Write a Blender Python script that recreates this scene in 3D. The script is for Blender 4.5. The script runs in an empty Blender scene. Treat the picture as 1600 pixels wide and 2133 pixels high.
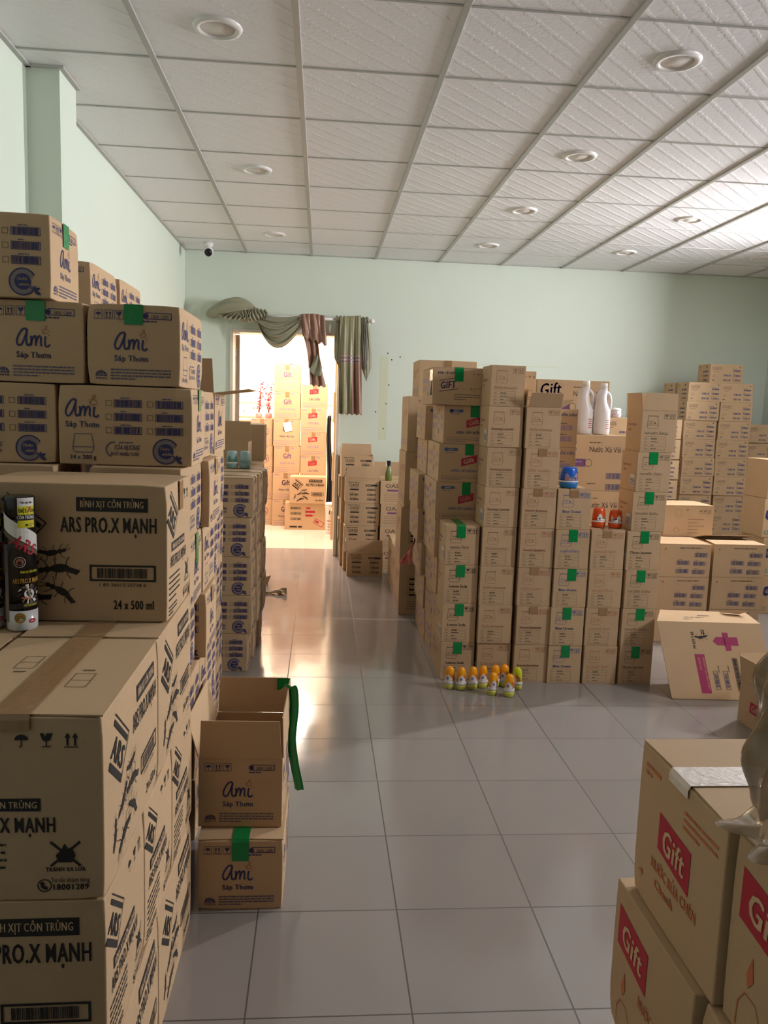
import bpy, bmesh, math, random, unicodedata
from mathutils import Vector, Matrix

random.seed(7)
S = bpy.context.scene
COL = S.collection
R = math.radians
PI = math.pi

# ------------------------------------------------------------------ camera, light, exposure
CAM_H = 1.44322
cam = bpy.data.cameras.new('camera')
cam.sensor_fit = 'HORIZONTAL'; cam.sensor_width = 36.0
cam.lens = 36.0 * 1642.53 / 1600.0
cam.clip_start = 0.05
cam_ob = bpy.data.objects.new('camera', cam); COL.objects.link(cam_ob)
_r = Vector((0.99638511, -0.07807533, 0.03348059)); _f = Vector((0.08176661, 0.9883086, -0.12868695))
_u = _r.cross(_f)
cam_ob.matrix_world = Matrix(((_r.x, _u.x, -_f.x, 0), (_r.y, _u.y, -_f.y, 0), (_r.z, _u.z, -_f.z, CAM_H), (0, 0, 0, 1)))
S.camera = cam_ob
S.view_settings.view_transform = 'Standard'; S.view_settings.look = 'None'
S.view_settings.gamma = 1.0; S.view_settings.use_curve_mapping = False
S.view_settings.exposure = 0.0

W = bpy.data.worlds.new('world'); S.world = W; W.use_nodes = True
W.node_tree.nodes['Background'].inputs[0].default_value = (0.7, 0.8, 1.0, 1)
W.node_tree.nodes['Background'].inputs[1].default_value = 0.02


def area(name, loc, target, sx, sy, power, col, spread=180):
    l = bpy.data.lights.new(name, 'AREA'); l.shape = 'RECTANGLE'; l.size = sx; l.size_y = sy
    l.energy = power; l.color = col; l.spread = R(spread)
    o = bpy.data.objects.new(name, l); COL.objects.link(o); o.location = loc
    o.rotation_euler = (Vector(target) - Vector(loc)).to_track_quat('-Z', 'Y').to_euler()
    return o


TUBES = ((5.2, 116.0, 55.0), (2.3, 64.0, 36.0))      # lamps on the side wall: place along it, watts through the diffuser, glow of the tube; second lamp is added to brighten the near side
BACK_P, REAR_P, FILL_P = 125.0, 150.0, 0.6               # two far-room lamps, faint fill added behind the camera
for ty, tp, te in TUBES: area('tube_lamp_light', (4.30, ty, 2.46), (0, ty, 2.46), 0.08, 0.9, tp, (1.0, 0.972, 1.0), 140)
area('back_room_lamp_light', (-0.35, 8.85, 2.80), (-0.35, 8.85, 0), 0.9, 0.5, BACK_P, (1.0, 0.77, 0.68))
area('rear_lamp_light', (-0.6, 10.25, 2.80), (-0.6, 10.25, 0), 1.2, 0.4, REAR_P, (1.0, 0.86, 0.74))
area('front_fill_light', (1.2, -2.9, 1.5), (1.2, 5, 1.3), 4.2, 2.4, FILL_P, (0.93, 0.96, 1.0))  # unseen fill panel, added to lift faces turned to the camera


# ------------------------------------------------------------------ materials
def lin(c):
    return tuple((v / 255 / 12.92 if v / 255 <= 0.04045 else ((v / 255 + 0.055) / 1.055) ** 2.4) for v in c)


MATS = {}


def nodes_of(m):
    m.use_nodes = True
    nt = m.node_tree
    return nt, nt.nodes['Principled BSDF']


def plain(name, rgb, rough=0.6, metal=0.0, spec=0.5, trans=0.0, emit=0.0, ior=1.45, sss=0.0, alpha=1.0, vary=0.06, scale=30.0, bump=0.0):
    if name in MATS: return MATS[name]
    m = bpy.data.materials.new(name); nt, b = nodes_of(m)
    c = lin(rgb)
    b.inputs['Base Color'].default_value = (*c, 1)
    b.inputs['Roughness'].default_value = rough; b.inputs['Metallic'].default_value = metal
    b.inputs['Specular IOR Level'].default_value = spec; b.inputs['IOR'].default_value = ior
    b.inputs['Transmission Weight'].default_value = trans; b.inputs['Alpha'].default_value = alpha
    b.inputs['Subsurface Weight'].default_value = sss
    if emit:
        b.inputs['Emission Color'].default_value = (*c, 1); b.inputs['Emission Strength'].default_value = emit
    if vary or bump:
        tc = nt.nodes.new('ShaderNodeTexCoord'); nz = nt.nodes.new('ShaderNodeTexNoise'); nz.inputs['Scale'].default_value = scale
        nt.links.new(tc.outputs['Object'], nz.inputs['Vector'])
        if vary:
            mx = nt.nodes.new('ShaderNodeMix'); mx.data_type = 'RGBA'
            mx.inputs[6].default_value = (*[v * (1 - vary) for v in c], 1); mx.inputs[7].default_value = (*[min(1, v * (1 + vary)) for v in c], 1)
            nt.links.new(nz.outputs['Fac'], mx.inputs[0]); nt.links.new(mx.outputs[2], b.inputs['Base Color'])
        if bump:
            bp = nt.nodes.new('ShaderNodeBump'); bp.inputs['Strength'].default_value = bump; bp.inputs['Distance'].default_value = 0.004
            nt.links.new(nz.outputs['Fac'], bp.inputs['Height']); nt.links.new(bp.outputs['Normal'], b.inputs['Normal'])
    MATS[name] = m
    return m


def card(name, rgb):
    """kraft board: fibre mottling, faint flutes, a slightly different tone on each box"""
    m = bpy.data.materials.new(name); nt, b = nodes_of(m); c = lin(rgb)
    b.inputs['Roughness'].default_value = 0.72; b.inputs['Specular IOR Level'].default_value = 0.25
    tc = nt.nodes.new('ShaderNodeTexCoord')
    n1 = nt.nodes.new('ShaderNodeTexNoise'); n1.inputs['Scale'].default_value = 7; n1.inputs['Detail'].default_value = 5
    n2 = nt.nodes.new('ShaderNodeTexNoise'); n2.inputs['Scale'].default_value = 420; n2.inputs['Detail'].default_value = 2
    oi = nt.nodes.new('ShaderNodeObjectInfo')
    ad = nt.nodes.new('ShaderNodeMath'); ad.operation = 'MULTIPLY_ADD'; ad.inputs[1].default_value = 0.45
    ad2 = nt.nodes.new('ShaderNodeMath'); ad2.operation = 'MULTIPLY_ADD'; ad2.inputs[1].default_value = 0.5; ad2.inputs[2].default_value = -0.22
    ad3 = nt.nodes.new('ShaderNodeMath'); ad3.operation = 'MULTIPLY_ADD'; ad3.inputs[1].default_value = 0.3
    nt.links.new(tc.outputs['Object'], n1.inputs['Vector']); nt.links.new(tc.outputs['Object'], n2.inputs['Vector'])
    nt.links.new(n1.outputs['Fac'], ad.inputs[0]); nt.links.new(n2.outputs['Fac'], ad2.inputs[0]); nt.links.new(ad2.outputs[0], ad.inputs[2])
    nt.links.new(oi.outputs['Random'], ad3.inputs[0]); nt.links.new(ad.outputs[0], ad3.inputs[2])
    mx = nt.nodes.new('ShaderNodeMix'); mx.data_type = 'RGBA'
    mx.inputs[6].default_value = (*[v * 0.86 for v in c], 1); mx.inputs[7].default_value = (c[0] * 1.12, c[1] * 1.13, c[2] * 1.15, 1)
    nt.links.new(ad3.outputs[0], mx.inputs[0]); nt.links.new(mx.outputs[2], b.inputs['Base Color'])
    bp = nt.nodes.new('ShaderNodeBump'); bp.inputs['Strength'].default_value = 0.25; bp.inputs['Distance'].default_value = 0.002
    nt.links.new(n1.outputs['Fac'], bp.inputs['Height']); nt.links.new(bp.outputs['Normal'], b.inputs['Normal'])
    MATS[name] = m
    return m


KRAFT = card('kraft_board', (193, 163, 127))
KRAFT_IN = card('kraft_board_inside', (168, 138, 106))
INK = {
    'card': (188, 158, 120), 'navy': (50, 50, 98), 'slate': (92, 88, 112), 'black': (36, 32, 30), 'grey': (108, 90, 72),
    'brown': (150, 96, 56), 'purple': (112, 72, 116), 'red': (178, 34, 56), 'crimson': (168, 40, 70), 'orange': (190, 104, 46),
    'mauve': (150, 110, 88), 'pink': (170, 108, 92), 'blue': (66, 96, 150), 'sky': (110, 124, 144), 'rust': (168, 112, 70),
    'moss': (96, 86, 68), 'white': (226, 224, 218), 'magenta': (158, 46, 92), 'yellow': (214, 206, 40), 'gold': (184, 142, 50),
    'lav': (150, 130, 158), 'teal': (60, 130, 110), 'flame': (196, 110, 70), 'lcard': (206, 176, 138), 'haze': (126, 118, 126),
}


def ink(c):
    return plain('ink_' + c, INK[c], 0.62, vary=0.05, scale=300)


M_GREEN = plain('green_tape', (12, 132, 66), 0.22, spec=0.6, vary=0.04, bump=0.25, scale=60)
M_CLEAR = plain('brown_clear_tape', (158, 124, 88), 0.16, spec=0.7, vary=0.05, bump=0.3, scale=50)
M_GLARE = plain('glare_white_clear_tape', (224, 212, 200), 0.10, spec=0.9, vary=0.05, bump=0.35, scale=70)  # whitish base colour paints in the lamp glare on clear film
M_LABEL = plain('paper_label', (206, 200, 190), 0.6)
M_BLUETAPE = plain('blue_tape', (24, 88, 214), 0.3)

# ------------------------------------------------------------------ mesh helpers


def mesh_ob(name, verts, faces, mats, fm=None, parent=None, smooth=False):
    me = bpy.data.meshes.new(name); me.from_pydata([tuple(v) for v in verts], [], faces)
    for m in mats: me.materials.append(m)
    if fm: me.polygons.foreach_set('material_index', fm)
    if smooth: me.polygons.foreach_set('use_smooth', [True] * len(me.polygons))
    me.update()
    return link(name, me, parent)


def link(name, me, parent=None):
    o = bpy.data.objects.new(name, me); COL.objects.link(o)
    if parent: o.parent = parent
    return o


def bm_ob(name, bm, mats, parent=None, smooth=False):
    me = bpy.data.meshes.new(name); bm.to_mesh(me); bm.free()
    for m in (mats if isinstance(mats, (list, tuple)) else [mats]): me.materials.append(m)
    if smooth: me.polygons.foreach_set('use_smooth', [True] * len(me.polygons))
    return link(name, me, parent)


def tag(o, label=None, cat=None, group=None, kind=None):
    if label: o['label'] = label
    if cat: o['category'] = cat
    if group: o['group'] = group
    if kind: o['kind'] = kind
    return o


def empty(name, loc=(0, 0, 0), rz=0.0):
    o = bpy.data.objects.new(name, None); COL.objects.link(o); o.empty_display_size = 0.1
    o.location = loc; o.rotation_euler = (0, 0, rz)
    return o


def slab(bm, x0, x1, y0, y1, z0, z1, mi=0, bev=0.0):
    vs = [bm.verts.new((x, y, z)) for z in (z0, z1) for y in (y0, y1) for x in (x0, x1)]
    fs = [(0, 2, 3, 1), (4, 5, 7, 6), (0, 1, 5, 4), (1, 3, 7, 5), (3, 2, 6, 7), (2, 0, 4, 6)]
    ff = []
    for f in fs:
        fc = bm.faces.new([vs[i] for i in f]); fc.material_index = mi; ff.append(fc)
    if bev:
        es = list({e for f in ff for e in f.edges})
        bmesh.ops.bevel(bm, geom=es, offset=bev, segments=2, affect='EDGES', profile=0.5)


def lathe(bm, prof, n=24, cx=0, cy=0, sx=1, sy=1, mi=0, cap=True):
    rings = []
    for (r, z) in prof:
        rings.append([bm.verts.new((cx + sx * r * math.cos(2 * PI * k / n), cy + sy * r * math.sin(2 * PI * k / n), z)) for k in range(n)])
    for a, b in zip(rings, rings[1:]):
        for k in range(n):
            f = bm.faces.new((a[k], a[(k + 1) % n], b[(k + 1) % n], b[k])); f.material_index = mi; f.smooth = True
    if cap:
        f = bm.faces.new(rings[0][::-1]); f.material_index = mi
        f = bm.faces.new(rings[-1]); f.material_index = mi
    return rings


def tube(bm, pts, r, n=8, mi=0, closed=False):
    pts = [Vector(p) for p in pts]; rings = []
    m = len(pts)
    rr = r if isinstance(r, (list, tuple)) else [r] * m
    up = None
    for i, p in enumerate(pts):
        a = pts[(i - 1) % m] if (closed or i > 0) else p
        b = pts[(i + 1) % m] if (closed or i < m - 1) else p
        t = (b - a).normalized()
        if up is None or abs(up.dot(t)) > 0.95:
            up = Vector((0, 0, 1)) if abs(t.z) < 0.9 else Vector((1, 0, 0))
        x = t.cross(up).normalized(); y = x.cross(t).normalized(); up = y
        rings.append([bm.verts.new(p + rr[i] * (math.cos(2 * PI * k / n) * x + math.sin(2 * PI * k / n) * y)) for k in range(n)])
    pairs = list(zip(rings, rings[1:])) + ([(rings[-1], rings[0])] if closed else [])
    for a, b in pairs:
        for k in range(n):
            f = bm.faces.new((a[k], a[(k + 1) % n], b[(k + 1) % n], b[k])); f.material_index = mi; f.smooth = True
    if not closed:
        f = bm.faces.new(rings[0][::-1]); f.material_index = mi
        f = bm.faces.new(rings[-1]); f.material_index = mi


def sheet(name, fn, nu, nv, mat, parent=None, thick=0.003, smooth=True):
    """a cloth or film surface fn(u, v) -> point, given a real thickness"""
    vs = [fn(i / nu, j / nv) for j in range(nv + 1) for i in range(nu + 1)]
    fs = [(j * (nu + 1) + i, j * (nu + 1) + i + 1, (j + 1) * (nu + 1) + i + 1, (j + 1) * (nu + 1) + i) for j in range(nv) for i in range(nu)]
    o = mesh_ob(name, vs, fs, [mat], parent=parent, smooth=smooth)
    if thick:
        s = o.modifiers.new('thickness', 'SOLIDIFY'); s.thickness = thick; s.offset = 0
    return o


def catmull(pts, k=6, closed=False):
    P = [Vector(p) for p in pts]; n = len(P); out = []
    rng = range(n if closed else n - 1)
    for i in rng:
        p0 = P[(i - 1) % n] if (closed or i > 0) else P[0]
        p1 = P[i]; p2 = P[(i + 1) % n]
        p3 = P[(i + 2) % n] if (closed or i < n - 2) else P[-1]
        for j in range(k):
            t = j / k
            out.append(0.5 * ((2 * p1) + (-p0 + p2) * t + (2 * p0 - 5 * p1 + 4 * p2 - p3) * t * t + (-p0 + 3 * p1 - 3 * p2 + p3) * t ** 3))
    if not closed: out.append(P[-1])
    return out


# ------------------------------------------------------------------ lettering
GL = {}
THAI = ['เลมอน โซดา', 'รีนิววิ่ง ลาเวนเดอร์', 'สวีท เจสมิน', 'บลูโอเชียน', 'คลาสสิค จัสมิน', 'ออเรนจ์ โซดา']


def build_glyphs():
    chars = [chr(i) for i in range(33, 127)]
    jobs = []
    for b in (0, 1):
        for s in ['HH'] + chars + ['H' + c + 'H' for c in chars] + (THAI if b == 0 else []):
            cu = bpy.data.curves.new('glyph', 'FONT'); cu.body = s; cu.size = 1.0; cu.resolution_u = 2
            cu.offset = 0.004 if b else 0.0
            o = bpy.data.objects.new('glyph', cu); COL.objects.link(o); jobs.append((s, b, o))
    dg = bpy.context.evaluated_depsgraph_get(); dg.update()
    raw = {}
    for s, b, o in jobs:
        me = o.evaluated_get(dg).to_mesh()
        raw[(s, b)] = ([(v.co.x, v.co.y) for v in me.vertices], [tuple(p.vertices) for p in me.polygons])
        o.evaluated_get(dg).to_mesh_clear()
    for s, b, o in jobs:
        cu = o.data; bpy.data.objects.remove(o); bpy.data.curves.remove(cu)
    for b in (0, 1):
        hh = max(v[0] for v in raw[('HH', b)][0])
        for c in chars:
            v, f = raw[(c, b)]
            GL[(c, b)] = (v, f, max(q[0] for q in raw[('H' + c + 'H', b)][0]) - hh + 0.055 * b)
        GL[(' ', b)] = ([], [], 0.27)
    for s in THAI:
        v, f = raw[(s, 0)]
        x0 = min(q[0] for q in v); GL[s] = ([(q[0] - x0, q[1]) for q in v], f, max(q[0] for q in v) - x0)


build_glyphs()


class Pad:
    """flat printing on one face of a box; lengths in metres, origin at the face's lower left corner"""

    def __init__(s, w, h):
        s.w, s.h = w, h; s.items = []; s.M = [(1, 0, 0, 0, 1, 0)]; s.lay = 0

    def t(s, x, y):
        a, b, c, d, e, f = s.M[-1]
        return (a * x + b * y + c, d * x + e * y + f)

    def push(s, x, y, rot=0.0, sc=1.0, shear=0.0, sx=1.0):
        A, B, C, D, E_, F = s.M[-1]
        co, si = math.cos(R(rot)) * sc, math.sin(R(rot)) * sc
        a, b, d, e = co * sx, co * shear - si, si * sx, si * shear + co
        s.M.append((A * a + B * d, A * b + B * e, A * x + B * y + C, D * a + E_ * d, D * b + E_ * e, D * x + E_ * y + F))

    def pop(s): s.M.pop()

    def add(s, c, vs, fs):
        s.items.append((c, [s.t(*v) for v in vs], fs, s.lay))

    def poly(s, c, pts): s.add(c, pts, [tuple(range(len(pts)))])

    def rect(s, c, x, y, w, h): s.poly(c, [(x, y), (x + w, y), (x + w, y + h), (x, y + h)])

    def frame(s, c, x, y, w, h, t):
        s.rect(c, x, y, w, t); s.rect(c, x, y + h - t, w, t); s.rect(c, x, y + t, t, h - 2 * t); s.rect(c, x + w - t, y + t, t, h - 2 * t)

    def disc(s, c, x, y, r, n=20, ry=None):
        ry = ry or r
        s.poly(c, [(x + r * math.cos(2 * PI * k / n), y + ry * math.sin(2 * PI * k / n)) for k in range(n)])

    def ring(s, c, x, y, r1, r0, a0=0, a1=360, n=32, ky=1.0):
        vs = []; fs = []
        for k in range(n + 1):
            a = R(a0 + (a1 - a0) * k / n)
            vs += [(x + r0 * math.cos(a), y + ky * r0 * math.sin(a)), (x + r1 * math.cos(a), y + ky * r1 * math.sin(a))]
        for k in range(n): fs.append((2 * k, 2 * k + 1, 2 * k + 3, 2 * k + 2))
        s.add(c, vs, fs)

    def stroke(s, c, pts, wd, closed=False):
        P = [Vector((p[0], p[1])) for p in pts]; n = len(P); vs = []; fs = []
        for i in range(n):
            a = P[(i - 1) % n] if (closed or i > 0) else P[i]; b = P[(i + 1) % n] if (closed or i < n - 1) else P[i]
            t = b - a
            t = t.normalized() if t.length > 1e-9 else Vector((1, 0))
            nn = Vector((-t.y, t.x)) * (wd[i] if isinstance(wd, list) else wd) * 0.5
            vs += [tuple(P[i] + nn), tuple(P[i] - nn)]
        for i in range(n if closed else n - 1):
            j = (i + 1) % n
            fs.append((2 * i, 2 * i + 1, 2 * j + 1, 2 * j))
        s.add(c, vs, fs)

    def text(s, c, txt, x, y, size, b=0, fit=None, anchor='l', shear=0.0, rot=0.0):
        """fit = width the line is stretched or squeezed to; size = cap height"""
        k = size / 0.72
        if txt in GL:
            glyphs = [(GL[txt], 0.0, [])]; tw = GL[txt][2]
        else:
            glyphs = []; cur = 0.0
            for ch in unicodedata.normalize('NFC', txt):
                d = unicodedata.normalize('NFD', ch); base, marks = d[0], d[1:]
                g = GL.get((base, b)) or GL[('?', b)]
                glyphs.append((g, cur, marks)); cur += g[2]
            tw = cur
        sx = fit / (tw * k) if fit else 1.0
        off = {'l': 0, 'c': -tw * k * sx / 2, 'r': -tw * k * sx}[anchor]
        s.push(x, y, rot); s.push(off, 0, 0, k, shear, sx)
        th = 0.12 if b else 0.075
        for (v, f, adv), cx, marks in glyphs:
            if v:
                e = 0.03 * b * (0.45 if v is GL[('M', 1)][0] else 1.0)
                for dx in ((-e, 0.0, e) if b else (0.0,)): s.add(c, [(q[0] + cx + dx, q[1]) for q in v], f)
            if marks and v:
                xs = [q[0] + cx for q in v]; top = max(q[1] for q in v); mx = (min(xs) + max(xs)) / 2
                yy = top + 0.05
                for m in marks:
                    if m == '\u0323': s.disc(c, mx, min(q[1] for q in v) - 0.14, th * 0.75, 8)
                    elif m == '\u031b': s.stroke(c, [(max(xs) - 0.06, top - 0.06), (max(xs) + 0.07, top - 0.02), (max(xs) + 0.08, top + 0.1)], th)
                    elif m == '\u0302': s.stroke(c, [(mx - 0.15, yy), (mx, yy + 0.13), (mx + 0.15, yy)], th); yy += 0.15
                    elif m == '\u0306': s.stroke(c, [(mx - 0.14, yy + 0.1), (mx - 0.07, yy + 0.02), (mx + 0.07, yy + 0.02), (mx + 0.14, yy + 0.1)], th); yy += 0.12
                    elif m == '\u0301': s.stroke(c, [(mx - 0.05, yy), (mx + 0.1, yy + 0.16)], th); yy += 0.15
                    elif m == '\u0300': s.stroke(c, [(mx + 0.05, yy), (mx - 0.1, yy + 0.16)], th); yy += 0.15
                    elif m == '\u0309': s.stroke(c, [(mx - 0.08, yy + 0.16), (mx + 0.06, yy + 0.17), (mx + 0.05, yy + 0.08), (mx, yy + 0.05), (mx, yy)], th * 0.8); yy += 0.15
                    elif m == '\u0303': s.stroke(c, [(mx - 0.14, yy + 0.03), (mx - 0.05, yy + 0.1), (mx + 0.05, yy + 0.04), (mx + 0.14, yy + 0.1)], th)
        s.pop(); s.pop()

    def scrib(s, c, x, y, w, n, dy, t, seed=1):
        """rows of writing too small to read"""
        rnd = random.Random(seed)
        for i in range(n):
            cx = x; end = x + w * (1 if i < n - 1 else rnd.uniform(0.4, 0.8))
            while cx < end:
                l = rnd.uniform(1.5, 5) * t
                l = min(l, end - cx)
                s.rect(c, cx, y - i * dy, l, t); cx += l + t * 0.55

    def bars(s, c, x, y, w, h, n=22, seed=3, frame=True, cf=None):
        rnd = random.Random(seed)
        if frame: s.frame(cf or c, x, y, w, h, h * 0.07)
        x0 = x + w * 0.05; x1 = x + w * 0.95; cx = x0
        st = (x1 - x0) / n
        for i in range(n):
            s.rect(c, x0 + i * st, y + h * 0.1, st * rnd.choice((0.45, 0.6, 0.8, 0.9)), h * 0.8)

    def icons(s, c, x, y, k, gap=0.0, frame=True, which='uga'):
        """handling marks: umbrella, glass, arrows"""
        for i, w in enumerate(which):
            s.push(x + i * (k + gap), y, 0, k)
            if frame: s.frame(c, 0.03, 0.0, 0.94, 1.0, 0.045)
            if w == 'u':
                s.poly(c, [(0.18, 0.5)] + [(0.5 + 0.32 * math.cos(R(180 - a)), 0.5 + 0.28 * math.sin(R(a))) for a in range(20, 161, 20)] + [(0.82, 0.5)])
                s.stroke(c, [(0.5, 0.5), (0.5, 0.2), (0.45, 0.14), (0.4, 0.2)], 0.05)
            elif w == 'g':
                s.poly(c, [(0.2, 0.84), (0.32, 0.5), (0.5, 0.4), (0.68, 0.5), (0.8, 0.84), (0.52, 0.84), (0.44, 0.66), (0.38, 0.84)])
                s.rect(c, 0.47, 0.18, 0.06, 0.25); s.rect(c, 0.3, 0.14, 0.4, 0.05)
            else:
                for q in (0.32, 0.68):
                    s.rect(c, q - 0.05, 0.22, 0.1, 0.45); s.poly(c, [(q - 0.14, 0.62), (q + 0.14, 0.62), (q, 0.86)])
                s.rect(c, 0.16, 0.12, 0.68, 0.05)
            s.pop()

    def script(s, c, x, y, k):
        """the handwritten three-letter word"""
        s.push(x, y, 0, k)
        L = [[(0.66, 1.08), (0.42, 1.04), (0.18, 0.72), (0.05, 0.34), (0.12, 0.08), (0.3, 0.1), (0.48, 0.42), (0.62, 0.8), (0.68, 1.06)],
             [(0.66, 1.0), (0.62, 0.5), (0.64, 0.16), (0.74, 0.06), (0.86, 0.18)],
             [(0.9, 0.66), (0.92, 0.36), (0.9, 0.05)], [(0.91, 0.2), (1.0, 0.5), (1.14, 0.66), (1.2, 0.5), (1.18, 0.06)],
             [(1.19, 0.22), (1.3, 0.54), (1.42, 0.66), (1.5, 0.5), (1.48, 0.18), (1.56, 0.06)],
             [(1.78, 0.66), (1.73, 0.3), (1.76, 0.08), (1.9, 0.03), (2.04, 0.16)]]
        for l in L:
            s.stroke(c, [(p.x, p.y) for p in catmull([(q[0], q[1], 0) for q in l], 5)], 0.115)
        s.disc(c, 2.0, 0.72, 0.03, 8)
        s.pop()

    def moth(s, c, x, y, k):
        s.push(x, y, -8, k)
        q = [(0.3, 0.0), (0.42, 0.5), (0.5, 0.9), (0.66, 0.95), (0.7, 0.7), (0.55, 0.5), (0.8, 0.45), (0.95, 0.3), (0.85, 0.08), (0.55, -0.02)]
        s.stroke(c, [(p.x, p.y) for p in catmull([(a, b, 0) for a, b in q], 4, True)], 0.07, True)
        s.stroke(c, [(0.3, 0.1), (0.02, 0.3)], 0.04); s.stroke(c, [(0.34, 0.22), (0.1, 0.5)], 0.04)
        s.pop()

    def emblem(s, x, y, r):
        s.ring('navy', x, y, r, r * 0.9, 30, 330); s.ring('haze', x, y, r * 0.87, r * 0.62, 25, 335)
        s.disc('navy', x, y, r * 0.58, 28)
        s.lay += 1
        s.text('lcard', 'Thiên', x - r * 0.08, y + r * 0.1, r * 0.22, 1, anchor='c', shear=0.15)
        s.text('lcard', 'nhiên', x + r * 0.1, y - r * 0.3, r * 0.22, 1, anchor='c', shear=0.15)
        s.lay -= 1
        for a, l in ((20, 0.5), (75, 0.36), (130, 0.34), (-35, 0.62)):
            s.push(x + r * 0.78, y - r * 0.6, a, r * l)
            s.poly('navy', [(0, 0), (0.3, 0.22), (0.7, 0.2), (1, 0), (0.7, -0.2), (0.3, -0.22)]); s.pop()

    def bug(s, c, x, y, k, rot):
        s.push(x, y, rot, k)
        s.disc(c, 0, 0, 0.34, 14, 0.15); s.disc(c, 0.42, 0.02, 0.14, 12, 0.11); s.disc(c, 0.62, 0.04, 0.1, 10)
        s.poly(c, [(-0.1, 0.08), (-0.55, 0.26), (-0.7, 0.12), (-0.35, -0.02)])
        for i, q in enumerate((-0.2, 0.1, 0.35)):
            for sg in (1, -1):
                s.stroke(c, [(q, 0), (q - 0.06 + 0.1 * i, sg * 0.26), (q - 0.16 + 0.22 * i, sg * 0.38)], 0.03)
        s.stroke(c, [(0.66, 0.08), (0.9, 0.3)], 0.025); s.stroke(c, [(0.66, 0.02), (0.95, 0.1)], 0.025)
        s.pop()

    def badge(s, c, x, y, k, rot=-38, letters='ARS'):
        """three letters between two heavy bars, set on the slant"""
        s.push(x, y, rot, k)
        s.rect(c, -0.62, 0.36, 1.24, 0.13); s.rect(c, -0.62, 0.58, 1.3, 0.035); s.stroke(c, [(0.68, 0.6), (0.6, -0.4)], 0.035)
        s.rect(c, -0.5, -0.52, 1.1, 0.17)
        s.text(c, letters, 0, -0.27, 0.52, 1, fit=1.0, anchor='c', shear=0.12)
        s.pop()

    def globe(s, c, x, y, r):
        vs = [(x + r * math.cos(R(a)), y + r * 0.95 * math.sin(R(a))) for a in range(0, 181, 15)]
        s.poly(c, vs)
        s.lay += 1
        for q in (-0.45, 0.0, 0.45): s.stroke('card', [(x + q * r * 1.1, y), (x + q * r * 0.6, y + r * 0.9)], r * 0.07)
        s.stroke('card', [(x - r * 0.9, y + r * 0.32), (x + r * 0.9, y + r * 0.32)], r * 0.07)
        s.lay -= 1
        s.text(c, 'EARTH', x, y - r * 0.5, r * 0.32, 1, fit=r * 2, anchor='c')

    def flag(s, c, x, y, w, h, rise, word, wc, shear=0.0):
        s.poly(c, [(x, y), (x + w, y + rise), (x + w, y + h + rise), (x, y + h)])
        s.lay += 1
        a = math.degrees(math.atan2(rise, w))
        s.text(wc, word, x + w * 0.5, y + rise * 0.5 + h * 0.2, h * 0.6, 1, fit=w * 0.72, anchor='c', rot=a, shear=shear)
        s.lay -= 1

    def cup(s, c, x, y, w, h, t):
        q = [(0.12, 0.98), (0.88, 0.98), (0.97, 0.35), (0.97, 0.22), (0.88, 0.05), (0.12, 0.05), (0.03, 0.22), (0.03, 0.35)]
        s.stroke(c, [(x + a * w, y + b * h) for a, b in q], t, True)
        s.stroke(c, [(x + 0.03 * w, y + 0.32 * h), (x + 0.97 * w, y + 0.32 * h)], t)


# ------------------------------------------------------------------ printing of each kind of carton
def p_ami_narrow(p):
    w, h = p.w, p.h
    p.icons('navy', 0.07 * w, h * 0.81, 0.10 * w, 0.012 * w, True, 'uag')
    p.disc('navy', 0.63 * w, h * 0.865, 0.03 * w); p.frame('navy', 0.63 * w, h * 0.825, 0.28 * w, h * 0.085, 0.002)
    p.text('navy', '1800 1289', 0.68 * w, h * 0.838, h * 0.045, 0, fit=0.2 * w); p.scrib('navy', 0.6 * w, h * 0.79, 0.31 * w, 1, 0.01, 0.0035, 4)
    p.moth('brown', 0.55 * w, h * 0.61, 0.085 * w)
    p.script('navy', 0.29 * w, h * 0.435, 0.175 * w)
    p.text('slate', 'Sáp Thơm', 0.475 * w, h * 0.3, h * 0.075, 1, fit=0.37 * w, anchor='c')
    p.globe('navy', 0.145 * w, h * 0.105, 0.066 * w)
    p.scrib('slate', 0.25 * w, h * 0.185, 0.65 * w, 4, h * 0.038, 0.0036, 9)


def p_ami_main(p):
    w, h = p.w, p.h
    p.moth('brown', 0.215 * w, h * 0.77, 0.075 * w); p.script('navy', 0.05 * w, h * 0.60, 0.123 * w)
    p.text('slate', 'Sáp Thơm', 0.18 * w, h * 0.475, h * 0.075, 1, fit=0.255 * w, anchor='c')
    p.cup('slate', 0.10 * w, h * 0.145, 0.165 * w, h * 0.25, 0.0022)
    p.text('slate', '24 x 200 g', 0.18 * w, h * 0.07, h * 0.055, 1, fit=0.2 * w, anchor='c')
    for i in range(3):
        yy = h * (0.735 - 0.17 * i)
        for a, b in ((0.352, 0.412), (0.66, 0.722)):
            p.frame('grey', a * w, yy + h * 0.012, 0.045 * w, h * 0.072, 0.0013)
            p.bars('navy', b * w, yy, 0.21 * w, h * 0.098, 26, i * 7 + int(a * 10)); p.scrib('slate', (b + 0.05) * w, yy + h * 0.112, 0.1 * w, 1, 0.01, 0.003, i)
    p.ring('slate', 0.41 * w, h * 0.2, 0.062 * w, 0.052 * w, 80, 250, 16)
    p.text('slate', 'TỎA HƯƠNG', 0.505 * w, h * 0.2, h * 0.062, 1, fit=0.195 * w, anchor='c', shear=0.2)
    p.text('slate', 'SUỐT NHIỀU TUẦN', 0.49 * w, h * 0.125, h * 0.045, 1, fit=0.215 * w, anchor='c', shear=0.2); p.scrib('slate', 0.45 * w, h * 0.285, 0.16 * w, 1, 0.01, 0.003, 5)
    p.emblem(0.80 * w, h * 0.19, 0.10 * w)


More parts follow.
